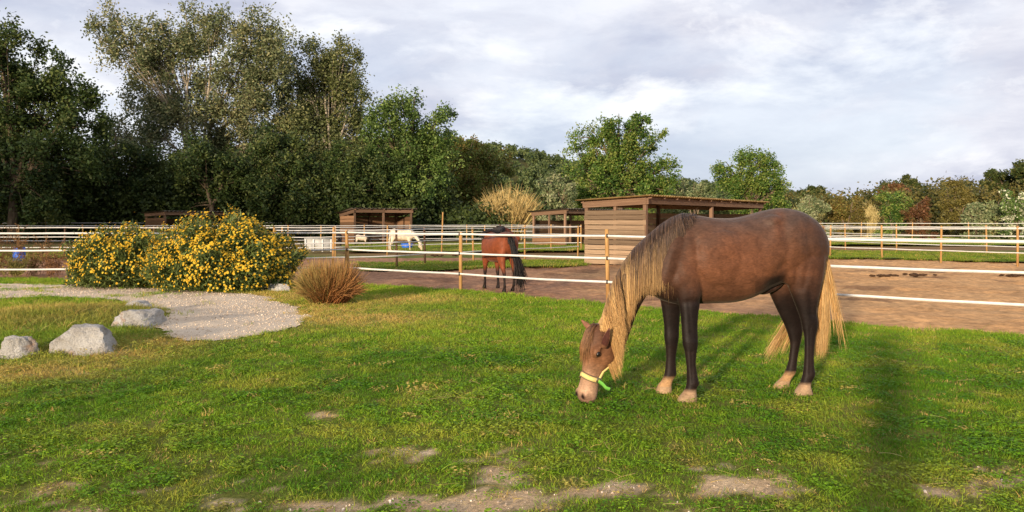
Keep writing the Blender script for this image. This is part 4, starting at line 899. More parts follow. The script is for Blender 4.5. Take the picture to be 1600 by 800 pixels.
def dung(label, u, v, w, seed):
    x, y = G(u, v); rs = np.random.default_rng(seed); mb = MB()
    for i in range(14):
        c = np.array([rs.normal()*w*0.4, rs.normal()*w*0.25, 0.03+0.03*rs.random()]); d = pts_ball(1, rs); bm = bmesh.new(); bmesh.ops.create_icosphere(bm, subdivisions=2, radius=1.0)
        V = np.array([v_.co for v_ in bm.verts]); F = np.array([[a.index for a in f.verts] for f in bm.faces]); bm.free(); V = V*rs.uniform(0.8, 1.2, (len(V), 1))*np.array([0.07, 0.06, 0.03])*rs.uniform(0.6, 1.2); mb.add(V+c, F)
    o = mb.build('dung_heap', M['dung'], None, True); o.location = (x, y, 0.0); tag(o, label, 'dung')
dung('dark dung heap on the right paddock, left of two', 1390, 433, 0.5, 1); dung('dark dung heap on the right paddock, right of two beside each other', 1430, 432, 0.45, 2); dung('dark dung heap on the paddock near the right edge', 1588, 433, 0.7, 3)
dung('dark dung heap on the dirt left of the bay horse', 690, 401, 0.9, 4)
# ------------------------------------------------------------------ horses
def loft(stations, n=20, p=1.0):
    """stations: (centre, half-vector A, half-vector B); closed surface"""
    K = len(stations); th = np.arange(n)*2*np.pi/n; c = np.cos(th); s = np.sin(th)
    if p != 1.0: c = np.sign(c)*np.abs(c)**p; s = np.sign(s)*np.abs(s)**p
    V = np.vstack([np.asarray(C)+np.outer(c, A)+np.outer(s, B) for C, A, B in stations])
    i = np.arange(K-1)[:, None]*n; j = np.arange(n)[None]; j2 = (j+1) % n; F4 = np.stack([i+j, i+j2, i+n+j2, i+n+j], -1).reshape(-1, 4)
    V = np.vstack([V, [stations[0][0]], [stations[-1][0]]]); b = K*n; jj = np.arange(n)
    F3 = np.concatenate([np.stack([(jj+1) % n, jj, np.full(n, b)], 1), np.stack([(K-1)*n+jj, (K-1)*n+(jj+1) % n, np.full(n, b+1)], 1)])
    return V, [F4, F3]
def smooth_st(st, sub=3):                       # Catmull-Rom through the stations
    st = [np.concatenate([np.asarray(x, float) for x in s]) for s in st]; out = []
    for i in range(len(st)-1):
        p0 = st[max(0, i-1)]; p1 = st[i]; p2 = st[i+1]; p3 = st[min(len(st)-1, i+2)]
        for k in range(sub):
            t = k/sub; out.append(0.5*((2*p1)+(-p0+p2)*t+(2*p0-5*p1+4*p2-p3)*t*t+(-p0+3*p1-3*p2+p3)*t**3))
    out.append(st[-1]); return [(o[:3], o[3:6], o[6:9]) for o in out]
def ellipsoid(c, ax):                            # ax: 3 half vectors
    n, m = 16, 10; V = []
    for i in range(1, m):
        f = np.pi*i/m; V.append((np.asarray(c)+np.asarray(ax[2])*np.cos(f), np.asarray(ax[0])*np.sin(f), np.asarray(ax[1])*np.sin(f)))
    return loft(V, n)
def fuse(name, parts, voxel, smooth_it):
    mb = MB()
    for V, F in parts: mb.add(V, F)
    me = mb.mesh(name); bm = bmesh.new(); bm.from_mesh(me); bmesh.ops.recalc_face_normals(bm, faces=bm.faces); bm.to_mesh(me); bm.free()
    o = bpy.data.objects.new('tmp', me); COL.objects.link(o)
    r = o.modifiers.new('r', 'REMESH'); r.mode = 'VOXEL'; r.voxel_size = voxel; r.use_smooth_shade = True
    s = o.modifiers.new('s', 'SMOOTH'); s.factor = 0.5; s.iterations = smooth_it
    dg = bpy.context.evaluated_depsgraph_get(); dg.update(); m2 = bpy.data.meshes.new_from_object(o.evaluated_get(dg)); m2.name = name
    bpy.data.objects.remove(o); bpy.data.meshes.remove(me)
    m2.polygons.foreach_set('use_smooth', np.ones(len(m2.polygons), bool)); return m2
def coords(me): V = np.empty(len(me.vertices)*3, np.float32); me.vertices.foreach_get('co', V); return V.reshape(-1, 3).astype(float)
HEAD = [(-0.03, .05, -.06, .05), (0.02, .085, -.10, .075), (.12, .105, -.165, .092), (.28, .112, -.195, .100), (.38, .104, -.185, .094), (.48, .092, -.135, .074), (.58, .078, -.075, .060), (.72, .068, -.062, .058), (.85, .068, -.064, .066), (.94, .060, -.062, .066), (.99, .042, -.045, .052), (1.015, .015, -.02, .026)]
def head_parts(O, L, Fr, S, ln, k=1.0):
    """O poll, L unit vector poll->muzzle, Fr unit forehead normal, S lateral unit; ln head length; k thickness"""
    O = np.asarray(O); st = []
    for t, f, b, w in HEAD: st.append((O+L*ln*t+Fr*(f+b)/2*k, Fr*(f-b)/2*k, S*w*k))
    P = [loft(smooth_st(st, 3), 20, 0.9)]
    for s in (-1, 1):
        P.append(ellipsoid(O+L*ln*.27+Fr*(-0.05*k)+S*s*.075*k, (L*.13*ln/.6, Fr*.085*k, S*.032*k)))     # cheek
        P.append(ellipsoid(O+L*ln*.33+Fr*.065*k+S*s*.082*k, (L*.04*k, Fr*.028*k, S*.022*k)))           # brow
        P.append(ellipsoid(O+L*ln*.90+Fr*.035*k+S*s*.045*k, (L*.035*k, Fr*.028*k, S*.022*k)))          # nostril wing
    P.append(ellipsoid(O+L*ln*.97-Fr*.03*k, (L*.035*k, Fr*.03*k, S*.04*k)))                            # chin
    return P
def ear_part(base, tip, out, w=0.032):
    base = np.asarray(base); tip = np.asarray(tip); d = tip-base; l = np.linalg.norm(d); d /= l; out = np.asarray(out)-d*(np.asarray(out)@d); out /= np.linalg.norm(out); sd = np.cross(d, out)
    st = [(base-d*0.02, sd*w*0.75, out*w*0.7), (base+d*l*.25, sd*w, out*w*0.6), (base+d*l*.55, sd*w*0.85, out*w*0.45), (base+d*l*.85, sd*w*0.42, out*w*0.33), (tip, sd*w*0.12, out*w*0.14)]
    return loft(smooth_st(st, 2), 12)
def coat_mat(name, rough=0.55, spec=0.14, var=0.26):
    n = NT(name); c = n.attr('Col'); o = n.obj()
    c = n.mix(1.0, c, n.ramp(n.noise(11, 6, 0.66, 0.4), [(0.3, (1-var,)*3), (0.7, (1+var*1.3,)*3)]), 'MULTIPLY')
    c = n.mix(1.0, c, n.ramp(n.noise(95, 4, 0.65, 0, None, (0.35, 1, 1)), [(0.3, (0.74,)*3), (0.7, (1.28,)*3)]), 'MULTIPLY')
    h = n.math('ADD', n.noise(9, 4, 0.6), n.math('MULTIPLY', n.noise(220, 2, 0.6, 0, None, (1, 1, 0.3)), 0.25))
    p = n.bsdf(c, rough, spec, n.bump(h, 0.35, 0.012)); p.inputs['Sheen Weight'].default_value = 0.06; p.inputs['Sheen Roughness'].default_value = 0.35; p.inputs['Sheen Tint'].default_value = (1, .85, .7, 1); return n.m
M['coat'] = coat_mat('horse_coat'); M['hair'] = mat_vcol('horse_hair', 0.5, 0.35); M['eye'] = mat_plain('eye', (0.006, 0.004, 0.003), (0.012, 0.008, 0.006), 10, 0.3, 0.4, 10, 0.0)
def nlerp(x, xs, ys): return np.interp(x, xs, ys)

def main_horse():
    Yc = lambda u: 6.28+(u-1055)*0.0011
    ax = np.array([0.979, 0.205, 0.0]); N = np.array([0.205, -0.979, 0.0]); Z = np.array([0, 0, 1.0])
    def P3(u, v, w=0.0): return W(u, v, Yc(u)-w)
    base = np.array([*P3(1150, 480)[:2], 0.0])
    t = thing('horse', 'brown horse with long flaxen mane and yellow halter grazing on the lawn', 'horse', base)
    parts = []
    TR = [(1008, 405, 446, .07), (1014, 392, 455, .12), (1026, 374, 465, .165), (1042, 356, 472, .20), (1062, 338, 476, .225), (1085, 336, 475, .245), (1115, 340.5, 474, .265), (1145, 340.5, 472, .285), (1170, 335.5, 465, .285), (1195, 328.5, 453, .27), (1220, 325, 441, .265), (1245, 329, 432, .245), (1266, 341, 424, .205), (1279, 357, 415, .15), (1286, 372, 402, .09), (1288.5, 380, 392, .04)]
    st = []
    for u, a, b, w in TR:
        pa, pb = P3(u, a), P3(u, b); st.append(((pa+pb)/2, (pa-pb)/2, N*w))
    parts.append(loft(smooth_st(st, 3), 28, 0.93))
    NK = [(1070, 338, 1030, 462, .15), (1048, 344, 1016, 455, .135), (1015, 369, 1004, 470, .115), (986, 396, 993, 492, .10), (963, 431, 986, 513, .088), (949, 468, 979, 533, .08), (939, 497, 972, 549, .075), (934, 510, 964, 556, .065)]
    st = []
    for u1, v1, u2, v2, w in NK:
        pa, pb = P3(u1, v1), P3(u2, v2); st.append(((pa+pb)/2, (pa-pb)/2, N*w))
    parts.append(loft(smooth_st(st, 3), 22))
    def leg(S):
        st = []
        for uL, uR, v, w, hw in S:
            pa, pb = P3(uL, v, w), P3(uR, v, w); A = (pb-pa)/2; st.append(((pa+pb)/2, A, N*hw))
        # seat the hoof on the ground
        z0 = st[-1][0][2]-0.012; K = len(st); f = np.linspace(0, 1, K)**1.5
        st = [(c-Z*z0*k, A, B) for (c, A, B), k in zip(st, f)]
        parts.append(loft(smooth_st(st, 3), 16, 0.95)); return st
    leg([(1208, 1286, 372, .11, .10), (1210, 1289, 392, .125, .115), (1217, 1288, 412, .135, .115), (1226, 1285, 432, .14, .105), (1234, 1281, 452, .145, .09), (1242, 1277, 473, .15, .072), (1248, 1275, 490, .155, .056), (1252, 1277.5, 503, .16, .048), (1254, 1277, 514, .16, .044), (1257, 1273.5, 530, .165, .034), (1257.5, 1271.5, 552, .17, .030), (1256.5, 1271.5, 575, .17, .033), (1254.5, 1273, 590, .172, .041), (1251.5, 1268, 601, .175, .036), (1248, 1266, 609, .178, .045), (1243, 1268, 617, .18, .056), (1240, 1269, 625, .18, .062)])
    leg([(1196, 1266, 418, -.10, .10), (1198, 1262, 437, -.11, .10), (1202, 1258, 455, -.12, .09), (1210, 1254, 474, -.13, .072), (1219, 1252, 493, -.135, .056), (1227, 1253, 510, -.14, .048), (1231, 1253, 521, -.14, .044), (1235, 1250, 536, -.14, .035), (1234, 1247, 552, -.14, .030), (1231.5, 1244.5, 568, -.14, .033), (1227, 1243, 581, -.14, .040), (1221, 1237, 590, -.14, .035), (1214, 1233, 597, -.14, .046), (1206, 1233, 606, -.14, .058)])
    leg([(1040, 1100, 408, .13, .10), (1046, 1100, 428, .145, .10), (1052, 1099, 447, .155, .085), (1059, 1095, 466, .165, .068), (1063, 1091, 488, .175, .054), (1065, 1089.5, 510, .185, .047), (1066, 1090, 528, .19, .046), (1067, 1090, 540, .195, .048), (1070, 1088.5, 552, .20, .038), (1072.5, 1087, 572, .21, .031), (1073.5, 1090, 592, .215, .038), (1073, 1092, 602, .22, .042), (1071, 1088, 611, .22, .037), (1066, 1088, 619, .22, .048), (1061, 1088.5, 626, .22, .058), (1058, 1089, 634, .22, .064)])
    leg([(1022, 1072, 428, -.10, .09), (1028, 1068, 450, -.11, .08), (1033, 1064, 474, -.12, .06), (1036, 1062, 494, -.125, .05), (1038, 1061, 512, -.13, .045), (1038, 1060.5, 528, -.13, .047), (1040, 1058, 542, -.13, .038), (1041, 1056, 558, -.13, .031), (1040, 1056, 573, -.13, .034), (1038, 1056.5, 586, -.13, .041), (1034, 1051, 596, -.13, .036), (1028, 1049, 604, -.13, .047), (1024, 1050, 617, -.13, .06)])
    def ell(u, v, w, ru, rv, rw, tilt=0.0):
        s = Yc(u)/FOC; c, sn = math.cos(tilt), math.sin(tilt); parts.append(ellipsoid(P3(u, v, w), ((ax*c+Z*sn)*ru*s, (Z*c-ax*sn)*rv*s, N*rw)))
    for s in (1, -1):
        ell(1048, 405, .13*s, 24, 52, .085, -0.35)      # shoulder blade
        ell(1072, 432, .155*s, 30, 24, .085, 0.5)       # triceps
        ell(1262, 385, .13*s, 24, 38, .12, 0.1)         # buttock
        ell(1228, 415, .155*s, 16, 34, .085, 0.35)      # stifle
        ell(1205, 350, .15*s, 22, 14, .08, 0.2)         # hip
        ell(1130, 405, .20*s, 55, 45, .10)              # rib cage
    ell(1020, 445, .06, 16, 18, .09); ell(1020, 445, -.06, 16, 18, .09)       # breast
    ell(1205, 446, .0, 26, 10, .06, 0.45)                                      # sheath
    # head, turned a little towards the viewer
    O = P3(943, 511, 0.03); Lh = np.array([-0.25, -0.09, -0.96]); Lh /= np.linalg.norm(Lh); Fr = np.array([-0.88, -0.47, 0.0]); Fr -= Lh*(Fr@Lh); Fr /= np.linalg.norm(Fr); S = np.cross(Lh, Fr); S /= np.linalg.norm(S)
    if S[1] > 0: S = -S                                 # S points to the camera side
    ln = 0.605; HK = 1.18; parts += head_parts(O, Lh, Fr, S, ln, HK)
    E1 = (P3(944, 540, .19), P3(953, 511, .27)); E2 = (P3(926, 517, .03), P3(907, 498.5, .02))
    parts.append(ear_part(E1[0], E1[1], (-0.5, -0.8, 0.1), 0.034)); parts.append(ear_part(E2[0], E2[1], (-0.2, -0.9, -0.3), 0.030))
    me = fuse('body', [(V-base, F) for V, F in parts], 0.0095, 4)
    V = coords(me)+base; uu = 800+FOC*V[:, 0]/V[:, 1]; vv = HOR+(CAM_H-V[:, 2])*FOC/V[:, 1]; ww = 6.28+(uu-1055)*0.0011-V[:, 1]; dN = np.zeros(len(V))
    def groove(line, depth, wid, side=0):               # muscle and tendon lines pressed into the surface
        q = np.array(line, float); d = np.full(len(V), 1e9)
        for a, b in zip(q[:-1], q[1:]):
            ab = b-a; tq = np.clip(((uu-a[0])*ab[0]+(vv-a[1])*ab[1])/(ab@ab), 0, 1); d = np.minimum(d, np.hypot(uu-a[0]-tq*ab[0], vv-a[1]-tq*ab[1]))
        m = np.abs(ww) > 0.06; dN[:] -= 0.62*depth*np.exp(-(d/wid)**2)*m
    groove([(1082, 352), (1092, 400), (1098, 470)], .020, 6); groove([(1098, 470), (1060, 474)], .012, 5); groove([(1224, 416), (1206, 448)], .026, 8); groove([(1226, 420), (1234, 385), (1222, 352)], .015, 6); groove([(1050, 352), (1040, 400), (1026, 446)], .022, 6)
    groove([(1262, 345), (1266, 400), (1256, 450)], .014, 5); groove([(1244, 400), (1246, 450)], .010, 6); groove([(1266, 452), (1269, 492)], .012, 3.5); groove([(1266, 512), (1265.5, 584)], .007, 2.2); groove([(1081, 550), (1082, 596)], .007, 2.2); groove([(1060, 420), (1078, 452)], .010, 5); groove([(1076, 470), (1080, 520)], .006, 3)
    groove([(1196, 340), (1190, 395), (1200, 440)], .014, 9); groove([(1208, 342), (1216, 364)], -.012, 6); groove([(1070, 533), (1086, 534)], -.006, 4)
    for k in range(7): groove([(1112+k*11, 375), (1118+k*11, 455)], .0010, 3.5)
    V = V+np.sign(ww)[:, None]*dN[:, None]*N; me.vertices.foreach_set('co', (V-base).astype(np.float32).ravel()); me.update()
    u = 800+FOC*V[:, 0]/V[:, 1]; v = HOR+(CAM_H-V[:, 2])*FOC/V[:, 1]; z = V[:, 2]; n = len(V)
    yc = 6.28+(u-1055)*0.0011; w = yc-V[:, 1]
    brown = np.array(lin(82, 54, 39)); warm = np.array(lin(98, 61, 41)); grey = np.array(lin(70, 57, 51)); dark = np.array(lin(38, 26, 22)); blk = np.array(lin(20, 15, 14)); tan_ = np.array(lin(172, 134, 94)); pale = np.array(lin(200, 164, 138))
    nz = vnoise(u*0.02, v*0.02+w*3, 0.6, 131, 3)
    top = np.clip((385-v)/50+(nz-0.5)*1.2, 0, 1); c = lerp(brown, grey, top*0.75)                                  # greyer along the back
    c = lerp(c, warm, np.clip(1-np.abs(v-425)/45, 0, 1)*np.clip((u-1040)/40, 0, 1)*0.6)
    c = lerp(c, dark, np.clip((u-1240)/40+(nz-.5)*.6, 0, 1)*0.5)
    c = lerp(c, warm, np.exp(-((u-1218)/9)**2-((v-352)/26)**2)*0.7)                                                  # warmer patch on the hip
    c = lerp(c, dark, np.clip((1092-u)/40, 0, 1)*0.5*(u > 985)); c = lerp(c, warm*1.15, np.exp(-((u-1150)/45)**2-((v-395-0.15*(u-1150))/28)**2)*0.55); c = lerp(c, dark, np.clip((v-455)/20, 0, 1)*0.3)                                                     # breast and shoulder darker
    hind = u > 1180; fr = ~hind & (u > 1020)
    legt = np.where(hind, np.clip((v-425+30*(nz-.5))/60, 0, 1), np.clip((v-436+16*(nz-.5))/42, 0, 1))*((v > 432) & (u > 1020) & ((hind) | (v > 470) | (u < 1097)))
    belly = (~hind) & (u > 1098); legt = np.where(belly, 0, legt)
    c = lerp(c, dark, np.clip(legt*1.2, 0, 1)); c = lerp(c, blk, np.clip((legt-0.6)*2.0, 0, 0.8))
    kn = (u > 1020) & (z < 0.42); c[kn] = lerp(c[kn], dark, np.full(kn.sum(), 0.35))
    pas = (u > 1015) & (z < 0.17+0.02*nz); far = w < 0
    c = lerp(c, tan_, np.where(pas & far, np.clip((0.165-z)/0.045, 0, 1)*0.85, 0)); c = lerp(c, np.array(lin(156, 126, 98)), np.where(pas & ~far, np.clip((0.125-z)/0.03, 0, 1)*0.9, 0))
    hoof = (u > 1015) & (z < 0.078); c = lerp(c, np.array(lin(152, 126, 98)), np.where(hoof, 0.9, 0)*(0.6+0.5*nz))
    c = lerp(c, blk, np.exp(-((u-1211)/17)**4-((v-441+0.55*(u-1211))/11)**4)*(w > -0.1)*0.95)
    # neck and head
    nk = (u < 1035); c = lerp(c, np.array(lin(62, 42, 32)), np.where(nk, np.clip((1035-u)/25, 0, 1)*0.8, 0))
    rel = V-O; tl = rel@Lh/ln; fl_ = rel@Fr; sl = rel@S; hd = (tl > -0.05) & (u < 985) & (v > 505)
    hc = lerp(np.array(lin(112, 76, 52)), np.array(lin(166, 132, 106)), np.clip((tl-0.45)/0.4, 0, 1)); hc = lerp(hc, np.array(lin(70, 46, 34)), np.clip((0.42-tl)/0.25, 0, 1)*0.75)
    hc = lerp(hc, np.array(lin(86, 56, 38)), np.clip((-fl_-0.02)/0.05, 0, 1)*np.clip((0.62-tl)/0.2, 0, 1)*0.8)
    hc = lerp(hc, np.array(lin(100, 72, 64)), np.clip((tl-0.86)/0.08, 0, 1)*0.6)
    c = np.where(hd[:, None], hc, c)
    for s in (-1, 1):
        pn = O+Lh*ln*.93+Fr*.062+S*s*.046; d = np.linalg.norm(V-pn, axis=1); c = lerp(c, np.array(lin(30, 18, 17)), np.clip(1.6-d/0.021, 0, 1)*hd)
    mth = np.exp(-((tl-0.965)/0.012)**2)*(fl_ < 0.012)*(np.abs(sl) > 0.005); c = lerp(c, np.array(lin(70, 44, 38)), mth*0.8*hd)
    for (b, tp) in (E1, E2):
        d = np.asarray(tp)-np.asarray(b); l = np.linalg.norm(d); d = d/l; rr = V-b; k = rr@d; dist = np.linalg.norm(rr-np.outer(k, d), axis=1); er = (k > 0.015) & (k < l+0.03) & (dist < 0.045)
        inner = er & (((rr-np.outer(k, d))@np.array([-0.45, -0.85, 0.0])) > 0.006); c[er] = lin(120, 80, 60); c[inner] = lin(64, 36, 30) if b is E1[0] else lin(132, 92, 74)  # near ear is solid; the shade of its hollow is put in as colour
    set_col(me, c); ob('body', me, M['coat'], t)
    for s in (1, -1):
        pe = O+Lh*ln*.35+Fr*.074+S*s*.117-base; V_, F_ = ellipsoid(pe, (Lh*.022, Fr*.017, S*.014)); ob('eye', mk_mesh('eye', V_, F_, None, True), M['eye'], t)
    # ---- mane: strands hang from the crest over the near side
    rs = np.random.default_rng(141); CR = np.array([(1088, 337), (1066, 335), (1048, 342), (1030, 354), (1010, 371), (990, 390), (972, 414), (958, 440), (948, 470), (940, 497), (934, 508)], float)
    EN = np.array([(1098, 352), (1078, 392), (1054, 436), (1030, 450), (1006, 462), (991, 484), (981, 516), (975, 550), (972, 572), (967, 582), (962, 578)], float)
    HW = np.array([.10, .14, .14, .13, .12, .11, .10, .09, .085, .08, .08])
    def mane(n, side, lo, hi, spread, seed, woff=0.0, gold_=0.0):
        rs = np.random.default_rng(seed); K = 9; s = rs.uniform(lo, hi, n)*(len(CR)-1); i = np.clip(s.astype(int), 0, len(CR)-2); f = (s-i)[:, None]
        r = CR[i]*(1-f)+CR[i+1]*f; e = EN[i]*(1-f)+EN[i+1]*f; hw = HW[i]*(1-f[:, 0])+HW[i+1]*f[:, 0]
        lenk = (1.0-0.55*rs.random(n)**1.6)[:, None]; lk = rs.integers(0, 46, n); lk = np.clip((s/(len(CR)-1)*46+rs.normal(0, 1.2, n)).astype(int), 0, 45); lock = rs.normal(size=(46, 2))[lk]*np.array([2.0, 9]); e = r+(e-r)*lenk+lock+rs.normal(size=(n, 2))*np.array([0.35, 1.6])*spread
        tt = np.linspace(0, 1, K); mid = r+(e-r)*0.35+np.array([-3.0, 4.0])*1.0
        q = (r[:, None]*(1-tt[None, :, None])**2+2*tt[None, :, None]*(1-tt[None, :, None])*mid[:, None]+e[:, None]*tt[None, :, None]**2)
        wv = 0.5*np.sin(tt[None]*4+lk[:, None])*tt[None]; q[..., 0] += wv
        wside = side*(np.minimum(1.0, 0.15+tt[None]*2.6)*(hw[:, None]+0.014+rs.uniform(0, 0.03, (n, 1)))+(0.012+woff)*tt[None]**0.7)
        YY = 6.28+(q[..., 0]-1055)*0.0011-wside; P = np.stack([(q[..., 0]-800)/FOC*YY, YY, CAM_H-(q[..., 1]-HOR)/FOC*YY], -1)-base
        P[:, 0, 2] += 0.012; P[:, 1, 2] += 0.016
        lockc = rs.normal(size=46); sf = s/(len(CR)-1); tone = rs.random((n, 1)); L_ = np.sqrt(((q[:, -1]-q[:, 0])**2).sum(1))
        gold = lerp(lin(168, 122, 70), lin(216, 176, 116), np.clip(0.5+0.28*lockc[lk]+0.22*(tone[:, 0]-0.5), 0, 1)); rootc = lerp(lin(50, 38, 34), lin(112, 88, 72), rs.random(n)**1.5); mix_ = np.clip((q[..., 1]-392)/105+0.30*tt[None]-0.12+gold_+(lockc[lk][:, None]*0.13)+rs.normal(0, 0.09, (n, 1))+np.where(rs.random((n, 1)) < 0.08, 0.3, 0)-np.where(rs.random((n, 1)) < 0.16, 0.55, 0), 0, 1)
        col = rootc[:, None]*(1-mix_[..., None])+gold[:, None]*mix_[..., None]
        rad = 0.0013*rs.uniform(0.6, 1.4, n)[:, None]*np.array([1, 1, 1, 1, .95, .9, .75, .5, .12]); return hairs(P, rad, col)
    mb = MB(); mb.add(*mane(7000, 1, 0.10, 1.0, 1.6, 142)); mb.add(*mane(300, 1, 0.0, 0.32, 9.0, 143)); mb.add(*mane(500, 1, 0.5, 1.0, 3.0, 144)); mb.add(*mane(800, 1, 0.62, 0.86, 3.4, 149, 0.075, 0.0)); mb.build('mane', M['hair'], t, True)
    mb = MB(); mb.add(*mane(500, -1, 0.3, 1.0, 3.0, 145)); mb.build('mane', M['hair'], t, True)
    # forelock over the forehead
    n = 380; K = 7; tt = np.linspace(0, 1, K); rs = np.random.default_rng(146); s0 = rs.uniform(-0.035, 0.035, n); tl0 = rs.uniform(-0.02, 0.10, n); ln1 = 0.15+0.33*rs.random(n)**1.3; s1 = s0*1.5+rs.normal(0, 0.018, n)
    tq = tl0[:, None]+ln1[:, None]*tt; sq = s0[:, None]*(1-tt)+s1[:, None]*tt; ft = np.interp(tq, [h[0] for h in HEAD], [h[1] for h in HEAD])*HK; wd = np.interp(tq, [h[0] for h in HEAD], [h[3] for h in HEAD])*HK
    fq = ft*np.sqrt(np.clip(1-(sq/(wd*1.05))**2, 0.15, 1))+0.008+rs.uniform(0, 0.014, (n, 1)); P = O+Lh*(tq*ln)[..., None]+Fr*fq[..., None]+S*sq[..., None]-base
    a = lerp(lin(44, 30, 24), lin(104, 70, 46), rs.random(n)); col = a[:, None]*(1-0.4*tt[None, :, None])+np.array(lin(186, 134, 82))*0.4*tt[None, :, None]
    V_, F_, C_ = hairs(P, 0.0021*np.ones((n, 1))*np.array([1, 1, 1, .9, .8, .5, .1]), col); ob('forelock', mk_mesh('forelock', V_, F_, C_, True), M['hair'], t)
    # ---- tail
    def tail(n, tips, seed, w0=0.0, rad=0.0021, jit=5.0):
        rs = np.random.default_rng(seed); K = 10; tt = np.linspace(0, 1, K); k = rs.integers(0, len(tips), n); T = np.array(tips, float)[k]; r = np.array([1284, 372.])+rs.normal(size=(n, 2))*np.array([2.0, 7]); m1 = np.array([1292, 425.])+rs.normal(size=(n, 2))*np.array([3.5, 10]); e = T[:, :2]+rs.normal(size=(n, 2))*np.array([jit, jit*1.6])
        m1[:, 0] += (e[:, 0]-1290)*0.12
        q = r[:, None]*((1-tt)**2)[None, :, None]+m1[:, None]*(2*tt*(1-tt))[None, :, None]+e[:, None]*(tt**2)[None, :, None]; q[..., 0] += np.sin(tt*5+rs.random((n, 1))*6)*tt*1.2
        w = w0+rs.normal(0, 0.03, n)[:, None]*(0.4+tt)+T[:, 2][:, None]*tt**1.3; YY = 6.28+(q[..., 0]-1055)*0.0011-w; P = np.stack([(q[..., 0]-800)/FOC*YY, YY, CAM_H-(q[..., 1]-HOR)/FOC*YY], -1)-base
        g = lerp(lin(176, 128, 70), lin(222, 184, 122), rs.random(n)); rt = lerp(lin(120, 84, 54), lin(190, 140, 82), rs.random(n)); mx = np.clip(tt[None]*2.2-0.1+rs.normal(0, .1, (n, 1)), 0, 1)[..., None]
        return hairs(P, rad*rs.uniform(0.6, 1.4, n)[:, None]*np.array([1, 1, 1, 1, 1, .95, .85, .7, .5, .12]), rt[:, None]*(1-mx)+g[:, None]*mx)
    mb = MB(); mb.add(*tail(1200, [(1283, 552, 0), (1278, 542, .02), (1287, 547, 0), (1289, 530, .02), (1289, 515, 0), (1283, 500, 0), (1275, 552, -.02)], 151, 0, 0.0019, 3.2)); mb.add(*tail(46, [(1320, 545, -.02), (1314, 530, 0), (1317, 510, 0), (1308, 520, 0)], 152, 0, 0.0024, 3.0)); mb.add(*tail(260, [(1206, 553, -.32), (1222, 549, -.32), (1240, 548, -.3), (1198, 554, -.3)], 153, -.02, 0.0026, 3.0)); mb.build('tail', M['hair'], t, True)
    # ---- halter
    M['halter'] = mat_plain('yellow_webbing', lin(196, 172, 104), lin(214, 192, 128), 30, 0.8, 0.2, 200, 0.4, 0.002); M['green_web'] = mat_plain('green_webbing', lin(84, 150, 56), lin(112, 176, 74), 30, 0.8, 0.2, 200, 0.4, 0.002); M['metal'] = NT('buckle_metal').m
    nt = M['metal'].node_tree; pb = nt.nodes.new('ShaderNodeBsdfPrincipled'); pb.inputs['Base Color'].default_value = (.4, .36, .3, 1); pb.inputs['Metallic'].default_value = 1; pb.inputs['Roughness'].default_value = 0.35; nt.links.new(pb.outputs[0], [x for x in nt.nodes if x.type == 'OUTPUT_MATERIAL'][0].inputs[0])
    def hsurf(tl_, ang, off=0.006):                     # point on the head's surface
        f = np.interp(tl_, [h[0] for h in HEAD], [h[1] for h in HEAD])*HK; b = np.interp(tl_, [h[0] for h in HEAD], [h[2] for h in HEAD])*HK; w_ = np.interp(tl_, [h[0] for h in HEAD], [h[3] for h in HEAD])*HK
        return O+Lh*ln*tl_+Fr*((f+b)/2+((f-b)/2+off)*math.cos(ang))+S*(w_+off)*math.sin(ang)-base
    def strap(name, pts, wv, width, mat, th=0.005, closed=False, nrm=None):
        pts = np.array(pts); K = len(pts); wv = np.broadcast_to(np.asarray(wv, float), (K, 3)); T = np.gradient(pts, axis=0); nn = np.cross(T, wv); nn /= np.linalg.norm(nn, axis=1)[:, None]+1e-9
        V_ = np.concatenate([pts-wv*width/2, pts+wv*width/2, pts+wv*width/2+nn*th, pts-wv*width/2+nn*th]); i = np.arange(K-1)
        F_ = np.concatenate([np.stack([a*K+i, a*K+i+1, b*K+i+1, b*K+i], 1) for a, b in ((0, 1), (1, 2), (2, 3), (3, 0))]); return ob(name, mk_mesh(name, V_, F_, None, True), mat, t)
    angs = np.linspace(0, 2*np.pi, 33); nb = [hsurf(0.655+0.03*abs(math.sin(a)), a, 0.010) for a in angs]; hb = strap('halter', nb, Lh, 0.040, M['halter']); tag(hb, 'pale yellow noseband with brown edges')
    edge1 = [hsurf(0.655+0.03*abs(math.sin(a)), a, 0.011)+Lh*0.0205 for a in angs]; mb = MB(); mb.tube(edge1, 0.004, 5, cap=False); mb.tube([p-Lh*0.041 for p in edge1], 0.004, 5, cap=False); mb.build('piping', M['bark'], hb, True)
    for s in (1, -1):
        ring_c = hsurf(0.685, s*1.75, 0.018); mb = MB(); ra = np.linspace(0, 2*np.pi, 17); mb.tube([ring_c+Lh*0.019*math.cos(q)+Fr*0.019*math.sin(q) for q in ra], 0.0042, 6, cap=False); mb.build('ring', M['metal'], hb, True)
        cp = [hsurf(a, s*b, 0.012) for a, b in ((0.66, 1.85), (0.56, 1.92), (0.46, 1.95), (0.34, 1.95), (0.20, 1.9), (0.06, 1.75))]; strap('cheek_strap', cp, Fr, 0.024, M['halter']).parent = hb
    rc = hsurf(0.685, 1.75, 0.02); strap('lead_strap', [rc, rc+np.array([0.03, -0.01, -0.022]), rc+np.array([0.055, -0.015, -0.05]), rc+np.array([0.085, -0.012, -0.062])], (0.35, -0.3, 0.85), 0.028, M['green_web']).parent = hb
    strap('throat_strap', [hsurf(0.42, a, 0.014) for a in np.linspace(1.9, 4.4, 9)], Lh, 0.022, M['green_web']).parent = hb
main_horse()

